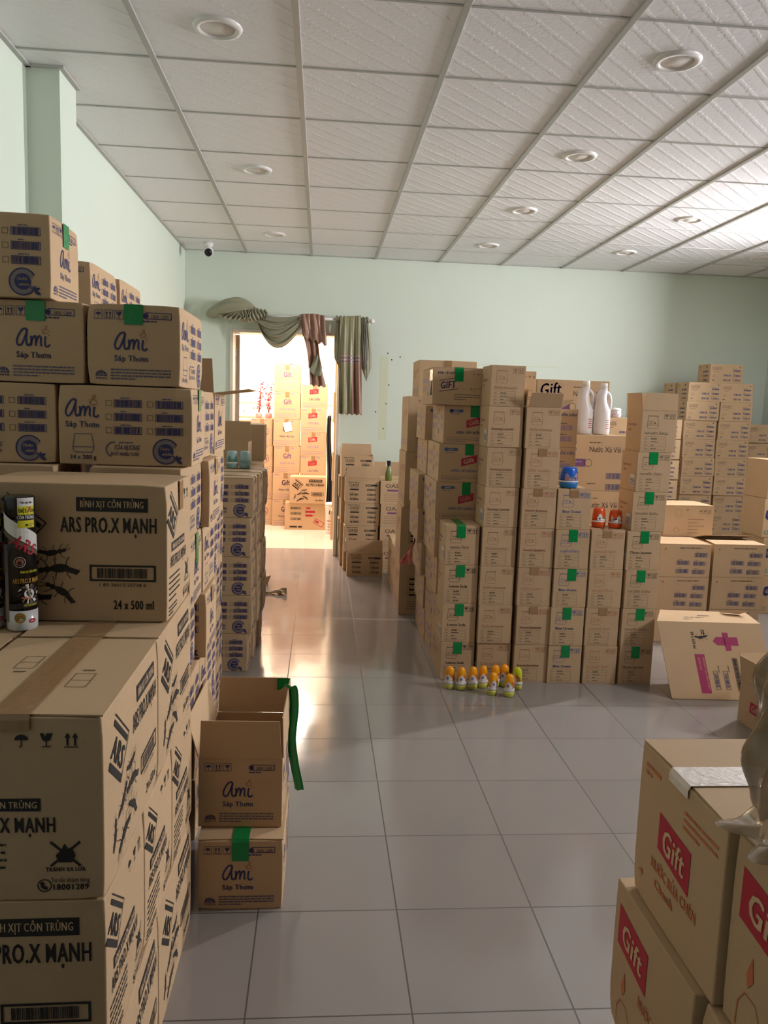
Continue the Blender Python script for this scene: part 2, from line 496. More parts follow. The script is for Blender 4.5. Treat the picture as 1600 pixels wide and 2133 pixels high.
def p_ars_main(p):
    w, h = p.w, p.h
    p.badge('black', 0.20 * w, h * 0.70, 0.082)
    p.rect('black', 0.53 * w, h * 0.805, 0.37 * w, h * 0.1)
    p.lay = 1; p.text('lcard', 'BÌNH XỊT CÔN TRÙNG', 0.715 * w, h * 0.834, h * 0.05, 1, fit=0.33 * w, anchor='c'); p.lay = 0
    p.text('black', 'ARS PRO.X MẠNH', 0.70 * w, h * 0.655, h * 0.112, 1, fit=0.50 * w, anchor='c')
    p.frame('black', 0.595 * w, h * 0.30, 0.345 * w, h * 0.12, 0.0045); p.bars('black', 0.62 * w, h * 0.315, 0.29 * w, h * 0.09, 38, 5, False)
    p.text('black', '1 89 36013 25738 6', 0.765 * w, h * 0.262, h * 0.026, 0, fit=0.25 * w, anchor='c')
    p.text('black', '24 x 500 ml', 0.825 * w, h * 0.095, h * 0.068, 1, fit=0.215 * w, anchor='c')
    for x, y, k, r in ((0.40, 0.50, 0.045, 10), (0.44, 0.39, 0.065, 184), (0.45, 0.22, 0.055, 150), (0.27, 0.36, 0.05, 40), (0.30, 0.16, 0.062, 205), (0.15, 0.24, 0.042, 80)):
        p.bug('black', x * w, y * h, k, r)


def p_ars_narrow(p):
    w, h = p.w, p.h
    p.icons('black', 0.50 * w, h * 0.83, 0.115 * w, 0.02 * w, False, 'uga')
    p.badge('black', 0.17 * w, h * 0.76, 0.07)
    p.rect('black', 0.14 * w, h * 0.50, 0.515 * w, h * 0.07)
    p.lay = 1; p.text('lcard', 'BÌNH XỊT CÔN TRÙNG', 0.40 * w, h * 0.518, h * 0.037, 1, fit=0.48 * w, anchor='c'); p.lay = 0
    p.text('black', 'ARS PRO.X MẠNH', 0.42 * w, h * 0.385, h * 0.085, 1, fit=0.64 * w, anchor='c')
    p.scrib('black', 0.06 * w, h * 0.31, 0.4 * w, 5, h * 0.042, 0.004, 12)
    p.push(0.785 * w, h * 0.265, 0, h * 0.1)
    p.poly('black', [(-0.35, -0.5), (-0.5, -0.1), (-0.2, 0.2), (-0.05, 0.55), (0.15, 0.25), (0.3, 0.35), (0.5, -0.1), (0.35, -0.5)])
    p.stroke('black', [(-0.75, -0.7), (0.75, 0.65)], 0.13); p.stroke('black', [(-0.75, 0.65), (0.75, -0.7)], 0.13); p.pop()
    p.text('black', 'TRÁNH XA LỬA', 0.785 * w, h * 0.165, h * 0.024, 1, fit=0.22 * w, anchor='c')
    p.ring('black', 0.665 * w, h * 0.085, 0.04 * w, 0.034 * w); p.stroke('black', [(0.65 * w, h * 0.105), (0.655 * w, h * 0.08), (0.68 * w, h * 0.065)], 0.006)
    p.text('black', 'Tư vấn khách hàng', 0.81 * w, h * 0.102, h * 0.028, 0, fit=0.215 * w, anchor='c')
    p.text('black', '18001289', 0.81 * w, h * 0.06, h * 0.034, 1, fit=0.21 * w, anchor='c')
    p.scrib('black', 0.06 * w, h * 0.085, 0.3 * w, 3, h * 0.028, 0.0035, 15)


def p_ars_top(p):
    w, h = p.w, p.h
    for x, y in ((0.22, 0.24), (0.62, 0.70)):
        for i in range(2):
            p.stroke('grey', [(x * w, (y + i * 0.11) * h), (x * w + 0.06, (y + i * 0.11) * h)], 0.0015)
        for i in range(4):
            p.stroke('grey', [(x * w + 0.02 * i, y * h), (x * w + 0.02 * i, (y + 0.11) * h)], 0.0015)
        p.rect('grey', x * w + 0.08, y * h + 0.004, 0.008, 0.02); p.rect('grey', x * w + 0.02, y * h + 0.05, 0.012, 0.008); p.rect('grey', x * w + 0.04, y * h + 0.05, 0.012, 0.008)


def soda(color, name):
    def f(p):
        w, h = p.w, p.h
        p.cup(color, 0.14 * w, h * 0.55, 0.34 * w, h * 0.32, 0.0016); p.rect(color, 0.16 * w, h * 0.86, 0.3 * w, h * 0.013)
        p.scrib(color, 0.2 * w, h * 0.73, 0.14 * w, 2, h * 0.045, 0.0022, 3); p.disc(color, 0.37 * w, h * 0.70, 0.035 * w, 10, 0.02 * w)
        p.icons(color, 0.62 * w, h * 0.80, 0.155 * w, 0.015 * w, True, 'ga')
        p.text(color, name, 0.43 * w, h * 0.422, h * 0.07, 0 if name in GL else 1, fit=(0.66 if len(name) > 10 else 0.55) * w, anchor='c')
        tc = 'black' if color in ('black',) else 'moss'
        p.frame('grey', 0.10 * w, h * 0.035, 0.62 * w, h * 0.34, 0.0009)
        for i in range(4):
            yy = h * (0.32 - 0.08 * i)
            p.rect('grey', 0.10 * w, yy - h * 0.02, 0.62 * w, 0.0007)
            p.scrib(tc, 0.13 * w, yy, 0.09 * w, 1, 0.01, 0.0022, i + 3); p.scrib(tc, 0.29 * w, yy, (0.3, 0.36, 0.2, 0.38)[i] * w, 1, 0.01, 0.0036, i + 11)
        p.scrib(tc, 0.3 * w, h * 0.295, 0.22 * w, 1, 0.01, 0.003, 30)
    return f


def p_soda_side(p):
    w, h = p.w, p.h
    p.scrib('mauve', 0.15 * w, h * 0.62, 0.5 * w, 2, h * 0.13, 0.012, 4); p.frame('mauve', 0.06 * w, h * 0.6, 0.1 * w, h * 0.12, 0.0015)


def p_bath(p):
    w, h = p.w, p.h
    p.disc('blue', 0.13 * w, h * 0.855, 0.035 * w); p.rect('blue', 0.12 * w, h * 0.825, 0.23 * w, h * 0.07); p.scrib('slate', 0.13 * w, h * 0.77, 0.2 * w, 1, 0.01, 0.003, 2)
    p.lay = 1; p.scrib('lcard', 0.17 * w, h * 0.85, 0.16 * w, 1, 0.01, 0.004, 5); p.lay = 0
    p.flag('crimson', 0.42 * w, h * 0.42, 0.29 * w, h * 0.2, h * 0.11, 'Gift', 'lcard', 0.1)
    p.text('blue', 'VIÊN TẨY BỒN CẦU', 0.23 * w, h * 0.27, h * 0.065, 1, fit=0.62 * w, shear=0.3)
    p.rect('slate', 0.05 * w, h * 0.16, 0.9 * w, 0.0012); p.disc('slate', 0.085 * w, h * 0.1, 0.012 * w, 8)
    p.scrib('slate', 0.12 * w, h * 0.105, 0.7 * w, 2, h * 0.04, 0.0025, 8)


def p_bath_old(p):
    w, h = p.w, p.h
    p.text('navy', 'VIÊN TẨY BỒN CẦU', 0.08 * w, h * 0.84, h * 0.06, 1, fit=0.5 * w, shear=0.2)
    p.text('navy', 'GIFT', 0.3 * w, h * 0.46, h * 0.19, 1, fit=0.3 * w, anchor='c', rot=5, shear=0.1)
    p.stroke('navy', [(0.13 * w, h * 0.66), (0.5 * w, h * 0.75)], 0.003); p.stroke('navy', [(0.13 * w, h * 0.36), (0.5 * w, h * 0.45)], 0.003)
    p.icons('moss', 0.76 * w, h * 0.8, 0.06 * w, 0.02 * w, False, 'uga'); p.disc('moss', 0.74 * w, h * 0.45, 0.015 * w, 8); p.scrib('moss', 0.77 * w, h * 0.46, 0.18 * w, 2, h * 0.06, 0.003, 7)
    p.scrib('moss', 0.42 * w, h * 0.28, 0.5 * w, 3, h * 0.065, 0.0035, 17)


def p_bath_side(p):
    w, h = p.w, p.h
    for i, x in enumerate((0.07, 0.3, 0.76)):
        for j in range(2): p.bars('lav', x * w, h * (0.62 - 0.24 * j), 0.16 * w, h * 0.13, 12, i + j)
    p.disc('lav', 0.58 * w, h * 0.6, 0.045 * w, 16); p.disc('slate', 0.58 * w, h * 0.3, 0.04 * w, 16)
    p.flag('pink', 0.5 * w, h * 0.75, 0.12 * w, h * 0.12, h * 0.04, 'Gift', 'lcard'); p.scrib('lav', 0.07 * w, h * 0.15, 0.5 * w, 2, h * 0.06, 0.004, 22)


def p_table(p):
    w, h = p.w, p.h
    p.icons('pink', 0.14 * w, h * 0.86, 0.09 * w, 0.03 * w, False, 'ug')
    for i in range(4):
        p.frame('moss', 0.14 * w, h * (0.63 - 0.1 * i), 0.6 * w, h * 0.085, 0.0018); p.scrib('black', 0.17 * w, h * (0.655 - 0.1 * i), 0.5 * w, 1, 0.01, 0.013, i)
    p.scrib('moss', 0.14 * w, h * 0.24, 0.5 * w, 4, h * 0.045, 0.004, 6)


def p_table_side(p):
    w, h = p.w, p.h
    p.scrib('pink', 0.2 * w, h * 0.7, 0.3 * w, 5, h * 0.05, 0.008, 6); p.scrib('lav', 0.1 * w, h * 0.2, 0.8 * w, 3, h * 0.05, 0.007, 9); p.flag('pink', 0.55 * w, h * 0.65, 0.25 * w, h * 0.1, h * 0.02, 'Gift', 'lcard')


def p_oasis(p):
    w, h = p.w, p.h
    p.scrib('moss', 0.08 * w, h * 0.9, 0.42 * w, 1, 0.01, 0.006, 2)
    p.text('black', 'OASIS', 0.12 * w, h * 0.72, h * 0.14, 0, fit=0.29 * w); p.stroke('black', [(0.16 * w, h * 0.69), (0.27 * w, h * 0.66), (0.38 * w, h * 0.69)], 0.002)
    p.rect('black', 0.14 * w, h * 0.57, 0.26 * w, h * 0.055); p.rect('black', 0.6 * w, h * 0.75, 0.34 * w, h * 0.075)
    p.lay = 1; p.scrib('card', 0.63 * w, h * 0.775, 0.28 * w, 1, 0.01, 0.005, 3); p.lay = 0
    for i, y in enumerate((0.53, 0.32, 0.11)):
        p.scrib('grey', 0.65 * w, h * (y + 0.13), 0.24 * w, 1, 0.01, 0.003, i); p.bars('moss', 0.63 * w, h * y, 0.28 * w, h * 0.11, 14, i, False)
        if i: p.scrib('grey', 0.15 * w, h * (y + 0.13), 0.24 * w, 1, 0.01, 0.003, i); p.bars('moss', 0.13 * w, h * y, 0.28 * w, h * 0.11, 14, i + 4, False)


def p_oasis_narrow(p):
    w, h = p.w, p.h
    p.text('black', 'OASIS', 0.14 * w, h * 0.72, h * 0.17, 0, fit=0.55 * w); p.rect('purple', 0.2 * w, h * 0.56, 0.5 * w, h * 0.08)
    p.scrib('grey', 0.1 * w, h * 0.44, 0.8 * w, 5, h * 0.08, 0.003, 3); p.disc('black', 0.72 * w, h * 0.1, 0.05 * w, 8)


def p_oasis_small(p):
    w, h = p.w, p.h
    p.text('grey', 'OASIS', 0.06 * w, h * 0.68, h * 0.17, 0, fit=0.28 * w); p.stroke('moss', [(0.1 * w, h * 0.63), (0.18 * w, h * 0.58), (0.27 * w, h * 0.61)], 0.003)
    p.ring('grey', 0.14 * w, h * 0.36, 0.045 * w, 0.038 * w, n=14); p.scrib('moss', 0.07 * w, h * 0.12, 0.16 * w, 1, 0.01, 0.007, 3)
    p.disc('moss', 0.9 * w, h * 0.87, 0.02 * w, 8)
    for i, y in enumerate((0.6, 0.35, 0.1)):
        p.bars('slate', 0.7 * w, h * y, 0.25 * w, h * 0.12, 11, i, False); p.scrib('grey', 0.68 * w, h * (y + 0.145), 0.2 * w, 1, 0.01, 0.003, i)
        if i: p.bars('slate', 0.40 * w, h * y, 0.25 * w, h * 0.12, 11, i + 3, False)


def p_oasis_small_end(p):
    w, h = p.w, p.h
    p.disc('moss', 0.7 * w, h * 0.86, 0.05 * w, 8); p.scrib('grey', 0.1 * w, h * 0.85, 0.2 * w, 2, h * 0.12, 0.005, 1)
    for i, y in enumerate((0.55, 0.33, 0.1)): p.bars('slate', 0.42 * w, h * y, 0.45 * w, h * 0.11, 9, i, False)


def p_mid(p):
    w, h = p.w, p.h
    p.disc('mauve', 0.1 * w, h * 0.86, 0.02 * w, 8); p.scrib('grey', 0.38 * w, h * 0.88, 0.55 * w, 1, 0.01, 0.007, 2)
    for (x, y) in ((0.68, 0.62), (0.34, 0.38), (0.66, 0.36), (0.33, 0.12), (0.65, 0.1)):
        p.bars('slate', x * w, h * y, 0.25 * w, h * 0.13, 16, int(x * 9)); p.scrib('grey', (x + 0.03) * w, h * (y + 0.155), 0.16 * w, 1, 0.01, 0.003, 4)


def p_mid_text(p):
    w, h = p.w, p.h
    p.cup('mauve', 0.22 * w, h * 0.62, 0.13 * w, h * 0.26, 0.002); p.disc('mauve', 0.47 * w, h * 0.87, 0.022 * w, 8)
    p.icons('moss', 0.7 * w, h * 0.76, 0.075 * w, 0.01 * w, True, 'uga'); p.ring('mauve', 0.27 * w, h * 0.22, 0.06 * w, 0.05 * w, n=14, ky=0.8)
    for i in range(5): p.scrib('mauve', 0.5 * w, h * (0.56 - 0.11 * i), 0.42 * w, 1, 0.01, 0.005, i)


def p_fabric(p):
    w, h = p.w, p.h
    p.text('navy', 'Gift', 0.04 * w, h * 0.68, h * 0.24, 1, fit=0.3 * w, rot=6, shear=0.15); p.text('black', 'Nước Xả Vải', 0.5 * w, h * 0.7, h * 0.1, 0, fit=0.42 * w); p.scrib('grey', 0.5 * w, h * 0.86, 0.32 * w, 1, 0.01, 0.006, 3)
    p.rect('purple', 0.14 * w, h * 0.43, 0.32 * w, h * 0.14); p.ring('moss', 0.5 * w, h * 0.5, 0.05 * w, 0.043 * w)
    p.lay = 1; p.scrib('lav', 0.17 * w, h * 0.51, 0.24 * w, 2, h * 0.055, 0.007, 5); p.disc('card', 0.5 * w, h * 0.5, 0.04 * w); p.lay = 0
    p.scrib('slate', 0.47 * w, h * 0.5, 0.06 * w, 3, 0.008, 0.003, 2)
    for y in (0.22, 0.02): p.bars('slate', 0.74 * w, h * y, 0.22 * w, h * 0.11, 16, 3)
    p.scrib('grey', 0.5 * w, h * 0.12, 0.14 * w, 1, 0.01, 0.006, 2); p.disc('navy', 0.2 * w, h * 0.32, 0.03 * w); p.scrib('slate', 0.25 * w, h * 0.32, 0.2 * w, 1, 0.01, 0.005, 5)


def p_dish(p):
    w, h = p.w, p.h
    p.poly('red', [(0.31 * w, h * 0.46), (0.69 * w, h * 0.40), (0.69 * w, h * 0.66), (0.31 * w, h * 0.69)])
    p.lay = 1; p.text('lcard', 'Gift', 0.5 * w, h * 0.475, h * 0.155, 1, fit=0.27 * w, anchor='c', rot=-3); p.lay = 0
    p.text('flame', 'NƯỚC RỬA CHÉN', 0.24 * w, h * 0.30, h * 0.07, 1, fit=0.55 * w); p.text('flame', 'Chanh', 0.3 * w, h * 0.2, h * 0.06, 1, fit=0.24 * w)
    p.scrib('flame', 0.08 * w, h * 0.88, 0.2 * w, 2, h * 0.05, 0.006, 2); p.scrib('flame', 0.58 * w, h * 0.84, 0.36 * w, 3, h * 0.045, 0.005, 4); p.icons('flame', 0.07 * w, h * 0.12, 0.09 * w, 0.0, False, 'u')


def p_dish_drop(p):
    w, h = p.w, p.h
    p.poly('red', [(0.08 * w, h * 0.60), (0.5 * w, h * 0.55), (0.5 * w, h * 0.82), (0.08 * w, h * 0.87)])
    p.lay = 1; p.text('lcard', 'Gift', 0.29 * w, h * 0.635, h * 0.155, 1, fit=0.3 * w, anchor='c', rot=-5); p.lay = 0
    p.text('flame', 'NƯỚC RỬA CHÉN', 0.42 * w, h * 0.42, h * 0.075, 1, fit=0.5 * w); p.poly('flame', [(0.2 * w, h * 0.3), (0.24 * w, h * 0.36), (0.22 * w, h * 0.48), (0.18 * w, h * 0.36)])
    p.stroke('flame', [(0.12 * w, h * 0.04), (0.13 * w, h * 0.18), (0.18 * w, h * 0.26), (0.27 * w, h * 0.26), (0.31 * w, h * 0.18), (0.31 * w, h * 0.04)], 0.002)
    p.scrib('flame', 0.5 * w, h * 0.26, 0.4 * w, 2, h * 0.06, 0.006, 4)


def rear_gift(kind):
    def f(p):
        w, h = p.w, p.h
        p.scrib('lav', 0.06 * w, h * 0.92, 0.28 * w, 1, 0.01, 0.01, 2); p.scrib('lav', 0.62 * w, h * 0.92, 0.3 * w, 1, 0.01, 0.014, 3)
        if kind == 'violet':
            p.text('purple', 'Gift', 0.52 * w, h * 0.55, h * 0.2, 1, fit=0.32 * w, anchor='c', rot=4); p.text('lav', 'Nước Xả Vải', 0.52 * w, h * 0.34, h * 0.07, 1, fit=0.56 * w, anchor='c')
        elif kind == 'ring':
            p.ring('purple', 0.6 * w, h * 0.52, 0.22 * w, 0.195 * w); p.text('purple', 'Gift', 0.6 * w, h * 0.44, h * 0.14, 1, fit=0.3 * w, anchor='c')
        else:
            p.flag('red', 0.3 * w, h * 0.58, 0.34 * w, h * 0.2, h * 0.05, 'Gift', 'lcard'); p.text('lav', 'LAU SÀN', 0.5 * w, h * 0.34, h * 0.11, 1, fit=0.4 * w, anchor='c')
        p.rect('lav', 0.04 * w, h * 0.2, 0.92 * w, 0.003); p.scrib('lav', 0.08 * w, h * 0.12, 0.8 * w, 2, h * 0.06, 0.005, 7)
    return f


def p_glue(p):
    w, h = p.w, p.h
    for i in range(3): p.bars('moss', 0.13 * w, h * (0.76 - 0.2 * i), 0.27 * w, h * 0.09, 14, i)
    p.scrib('red', 0.52 * w, h * 0.78, 0.22 * w, 1, 0.01, 0.02, 1); p.scrib('red', 0.5 * w, h * 0.64, 0.3 * w, 1, 0.01, 0.025, 2); p.scrib('red', 0.5 * w, h * 0.5, 0.44 * w, 1, 0.01, 0.025, 3)
    p.push(0.83 * w, h * 0.27, -28)
    p.frame('red', -0.06, -0.03, 0.12, 0.06, 0.006); p.scrib('red', -0.045, -0.012, 0.09, 1, 0.01, 0.024, 4); p.pop()
    p.scrib('black', 0.12 * w, h * 0.08, 0.42 * w, 1, 0.01, 0.02, 6)


def p_spray(p):
    """printing of the leaning carton, running down the panel"""
    w, h = p.w, p.h
    p.push(0, h, -90)   # x runs down, y runs to the right
    p.text('black', '24 x 650 ml', h * 0.13, w * 0.30, 0.017, 1, fit=h * 0.22)
    p.bug('black', h * 0.2, w * 0.39, 0.05, 100); p.scrib('black', h * 0.10, w * 0.42, 0.03, 2, 0.01, 0.006, 2)
    p.poly('magenta', [(h * 0.245, w * 0.50), (h * 0.30, w * 0.535), (h * 0.30, w * 0.62), (h * 0.19, w * 0.62), (h * 0.19, w * 0.535)])
    p.poly('magenta', [(h * 0.19, w * 0.66), (h * 0.19, w * 0.74), (h * 0.3, w * 0.74), (h * 0.3, w * 0.66)])
    p.poly('magenta', [(h * 0.13, w * 0.60), (h * 0.37, w * 0.61), (h * 0.365, w * 0.665), (h * 0.13, w * 0.655)])
    p.rect('magenta', h * 0.42, w * 0.295, h * 0.5, w * 0.095)
    p.lay = 1; p.scrib('pink', h * 0.46, w * 0.365, h * 0.42, 2, w * 0.042, 0.009, 3); p.lay = 0
    for q in (0.44, 0.535): p.frame('black', h * 0.63, w * q, h * 0.24, w * 0.045, 0.002); p.bars('slate', h * 0.65, w * (q + 0.005), h * 0.2, w * 0.035, 20, 2, False); p.scrib('moss', h * 0.56, w * (q + 0.055), h * 0.2, 1, 0.01, 0.005, 3)
    p.rect('grey', h * 0.46, w * 0.645, h * 0.43, w * 0.05); p.lay = 1; p.text('black', 'Bình Xịt Kiến | Muỗi', h * 0.48, w * 0.657, 0.016, 1, fit=h * 0.38); p.lay = 0
    p.scrib('moss', h * 0.4, w * 0.88, h * 0.2, 3, 0.014, 0.005, 8)
    p.pop()


def p_side_bars(p):
    w, h = p.w, p.h
    p.text('blue', 'TẨY BỒN CẦU', 0.97 * w, h * 0.82, h * 0.07, 1, fit=0.4 * w, anchor='r', shear=0.25)
    for y in (0.45, 0.16): p.bars('lav', 0.70 * w, h * y, 0.22 * w, h * 0.13, 12, 4); p.scrib('slate', 0.72 * w, h * (y + 0.17), 0.14 * w, 1, 0.01, 0.004, 2)
    p.scrib('slate', 0.1 * w, h * 0.6, 0.4 * w, 4, h * 0.1, 0.005, 3)


def p_badge_box(p):
    w, h = p.w, p.h
    p.poly('navy', [(0.04 * w, h * 0.52), (0.06 * w, h * 0.70), (0.32 * w, h * 0.78), (0.36 * w, h * 0.58), (0.10 * w, h * 0.46)])
    p.lay = 1; p.text('lcard', 'Gift', 0.20 * w, h * 0.56, h * 0.10, 1, fit=0.18 * w, anchor='c', rot=12); p.lay = 0
    p.ring('grey', 0.3 * w, h * 0.92, 0.05 * w, 0.03 * w, n=12); p.disc('slate', 0.34 * w, h * 0.12, 0.1 * w, 12, 0.07 * w); p.frame('teal', 0.05 * w, h * 0.08, 0.1 * w, h * 0.1, 0.004)


# ------------------------------------------------------------------ cartons
KINDS = {
    # w, d, h, {face: printing}, tape axis, warp
    'ami': (0.349, 0.242, 0.2105, {'f': p_ami_main, 'b': p_ami_main, 'l': p_ami_narrow, 'r': p_ami_narrow}, 'x', 0.0022),
    'barcode': (0.349, 0.242, 0.2105, {'f': p_side_bars}, 'x', 0.0),
    'ars': (0.422, 0.286, 0.3125, {'f': p_ars_main, 'b': p_ars_main, 'l': p_ars_narrow, 'r': p_ars_narrow}, 'x', 0.0028),
    'bath': (0.300, 0.468, 0.2105, {'f': p_bath, 'l': p_bath_side}, 'y', 0.0),
    'bath_old': (0.285, 0.40, 0.198, {'f': p_bath_old, 'l': p_bath_side}, 'y', 0.0),
    'tall': (0.42, 0.40, 0.384, {'f': p_table, 'l': p_table_side}, 'y', 0.0),
    'tallshort': (0.40, 0.35, 0.248, {'l': p_table_side, 'f': lambda p: p.scrib('pink', 0.1 * p.w, p.h * 0.4, 0.1 * p.w, 3, 0.03, 0.012, 3)}, 'y', 0.0),
    'oasis': (0.305, 0.212, 0.2025, {'f': p_oasis}, 'x', 0.0),
    'oasis_end': (0.305, 0.212, 0.2025, {'f': p_oasis_narrow}, 'x', 0.0),
    'small': (0.310, 0.246, 0.1715, {'f': p_oasis_small, 'l': p_oasis_small_end, 'r': p_oasis_small_end}, 'x', 0.0),
    'small_end': (0.246, 0.310, 0.1715, {'f': p_oasis_small_end, 'l': p_oasis_small}, 'y', 0.0),
    'mid': (0.342, 0.30, 0.2135, {'f': p_mid}, 'x', 0.0),
    'mid_text': (0.352, 0.30, 0.2135, {'f': p_mid_text}, 'x', 0.0),
    'fabric': (0.47, 0.30, 0.333, {'f': p_fabric}, 'x', 0.0),
    'fabric_tall': (0.44, 0.30, 0.345, {'f': p_fabric}, 'x', 0.0),
    'dish': (0.40, 0.308, 0.284, {'l': p_dish}, 'x', 0.002),
    'dish_drop': (0.40, 0.308, 0.284, {'l': p_dish_drop}, 'x', 0.002),
    'violet': (0.310, 0.30, 0.321, {'f': rear_gift('violet')}, 'y', 0.0),
    'ring': (0.255, 0.30, 0.321, {'f': rear_gift('ring')}, 'y', 0.0),
    'redflag': (0.310, 0.30, 0.284, {'f': rear_gift('red')}, 'y', 0.0),
    'glue': (0.48, 0.24, 0.318, {'f': p_glue}, 'x', 0.0),
    'blank': (0.30, 0.25, 0.25, {'f': lambda p: p.scrib('grey', 0.2 * p.w, p.h * 0.75, 0.5 * p.w, 2, 0.03, 0.006, 4)}, 'x', 0.0),
    'badge': (0.30, 0.30, 0.29, {'f': p_badge_box}, 'x', 0.0),
}
SODA = {'lemon': ('black', 'Lemon Soda'), 'lemon_thai': ('black', THAI[0]), 'lavender': ('mauve', 'Renewing Lavender'), 'lavender_thai': ('mauve', THAI[1]),
        'jasmine': ('pink', 'Sweet Jasmine'), 'jasmine_thai': ('pink', THAI[2]), 'ocean': ('blue', 'Blue Ocean'), 'ocean_thai': ('blue', THAI[3]),
        'orange': ('rust', THAI[5]), 'classic': ('moss', 'Classic Jasmine'), 'classic_thai': ('moss', THAI[4])}
for k_, (c_, n_) in SODA.items():
    KINDS['soda_' + k_] = (0.1825, 0.222, 0.2105, {'f': soda(c_, n_), 'l': p_soda_side}, 'y', 0.0)

MESH = {}


def face_frame(f, w, d, h):
    return {'f': (Vector((-w / 2, -d / 2, 0)), Vector((1, 0, 0)), Vector((0, 0, 1)), Vector((0, -1, 0)), w, h),
            'b': (Vector((w / 2, d / 2, 0)), Vector((-1, 0, 0)), Vector((0, 0, 1)), Vector((0, 1, 0)), w, h),
            'l': (Vector((-w / 2, d / 2, 0)), Vector((0, -1, 0)), Vector((0, 0, 1)), Vector((-1, 0, 0)), d, h),
            'r': (Vector((w / 2, -d / 2, 0)), Vector((0, 1, 0)), Vector((0, 0, 1)), Vector((1, 0, 0)), d, h),
            't': (Vector((-w / 2, -d / 2, h)), Vector((1, 0, 0)), Vector((0, 1, 0)), Vector((0, 0, 1)), w, d)}[f]


def warper(w, d, h, a, seed):
    rnd = random.Random(seed)
    dents = [(Vector((sx * w / 2, sy * d / 2, z)), rnd.uniform(0.0, 2.6) * a) for sx in (-1, 1) for sy in (-1, 1) for z in (0, h)]

    def f(p):
        if not a: return p
        u, v, t = 2 * p.x / w, 2 * p.y / d, 2 * p.z / h - 1
        q = p.copy()
        q.x += a * u * abs(u) ** 7 * (1 - min(1, v * v)) * (1 - t * t); q.y += a * v * abs(v) ** 7 * (1 - min(1, u * u)) * (1 - t * t)
        if t > 0.95: q.z -= a * 0.8 * (1 - min(1, u * u)) * (1 - min(1, v * v))
        for c, k in dents:
            l = (p - c).length
            if l < 0.06: q -= Vector((u, v, t * 0.6)) * k * (1 - l / 0.06) ** 1.5
        return q
    return f


def add_print(vs, fs, fm, slots, f, w, d, h, fn, wf, lift):
    o, ux, uy, n, fw, fh = face_frame(f, w, d, h)
    p = Pad(fw, fh); fn(p)
    for c, v2, f2, lay in p.items:
        m = ink(c)
        if m not in slots: slots.append(m)
        b = len(vs)
        for q in v2: vs.append(wf(o + ux * q[0] + uy * q[1]) + n * (lift + 0.0005 * lay))
        for g in f2: fs.append(tuple(b + i for i in g)); fm.append(slots.index(m))


def carton_mesh(kind, variant=0):
    key = (kind, variant)
    if key in MESH: return MESH[key]
    w, d, h, prints, ax, a = KINDS[kind]
    wf = warper(w, d, h, a, len(kind) * 7 + variant * 13)
    bm = bmesh.new(); slab(bm, -w / 2, w / 2, -d / 2, d / 2, 0, h, bev=0.0028 if a else 0.002)
    if a:
        for (no, lo, n) in (((1, 0, 0), w, 7), ((0, 1, 0), d, 7), ((0, 0, 1), h, 7)):
            for i in range(1, n + 1):
                co = Vector(no) * (lo * i / (n + 1) - (lo / 2 if no[2] == 0 else 0))
                bmesh.ops.bisect_plane(bm, geom=bm.verts[:] + bm.edges[:] + bm.faces[:], plane_co=co, plane_no=no)
        for v in bm.verts: v.co = wf(v.co)
    bm.verts.ensure_lookup_table(); bm.verts.index_update()
    vs = [v.co.copy() for v in bm.verts]; fs = [tuple(v.index for v in f.verts) for f in bm.faces]; fm = [0] * len(fs); bm.free()
    slots = [KRAFT]
    for f, fn in prints.items(): add_print(vs, fs, fm, slots, f, w, d, h, fn, wf, 0.0011 if a else 0.0006)
    me = bpy.data.meshes.new('carton'); me.from_pydata([tuple(v) for v in vs], [], fs)
    for m in slots: me.materials.append(m)
    me.polygons.foreach_set('material_index', fm); me.update()
    MESH[key] = me
    return me


def strap_mesh(path, half, axis, mat, name, t=0.0006):
    """tape following path [(s, z)] along the axis, 2*half wide"""
    key = (name, tuple(path), half, axis, mat.name)
    if key in MESH: return MESH[key]
    vs = []; fs = []; n = len(path)
    for i, (s, z) in enumerate(path):
        a = Vector(path[max(0, i - 1)]); b = Vector(path[min(n - 1, i + 1)]); tt = (b - a).normalized(); nn = Vector((-tt.y, tt.x))
        for k in (0, 1):
            ss, zz = s + nn.x * t * k, z + nn.y * t * k
            for e in (-half, half): vs.append((ss, e, zz) if axis == 'x' else (-e, ss, zz))
    for i in range(n - 1):
        a, b = 4 * i, 4 * i + 4
        fs += [(a + 2, a + 3, b + 3, b + 2), (a, b, b + 1, a + 1), (a, a + 2, b + 2, b), (a + 1, b + 1, b + 3, a + 3)]
    fs += [(0, 1, 3, 2), (4 * n - 4, 4 * n - 2, 4 * n - 1, 4 * n - 3)]
    me = bpy.data.meshes.new(name); me.from_pydata(vs, [], fs); me.materials.append(mat); me.update()
    MESH[key] = me
    return me


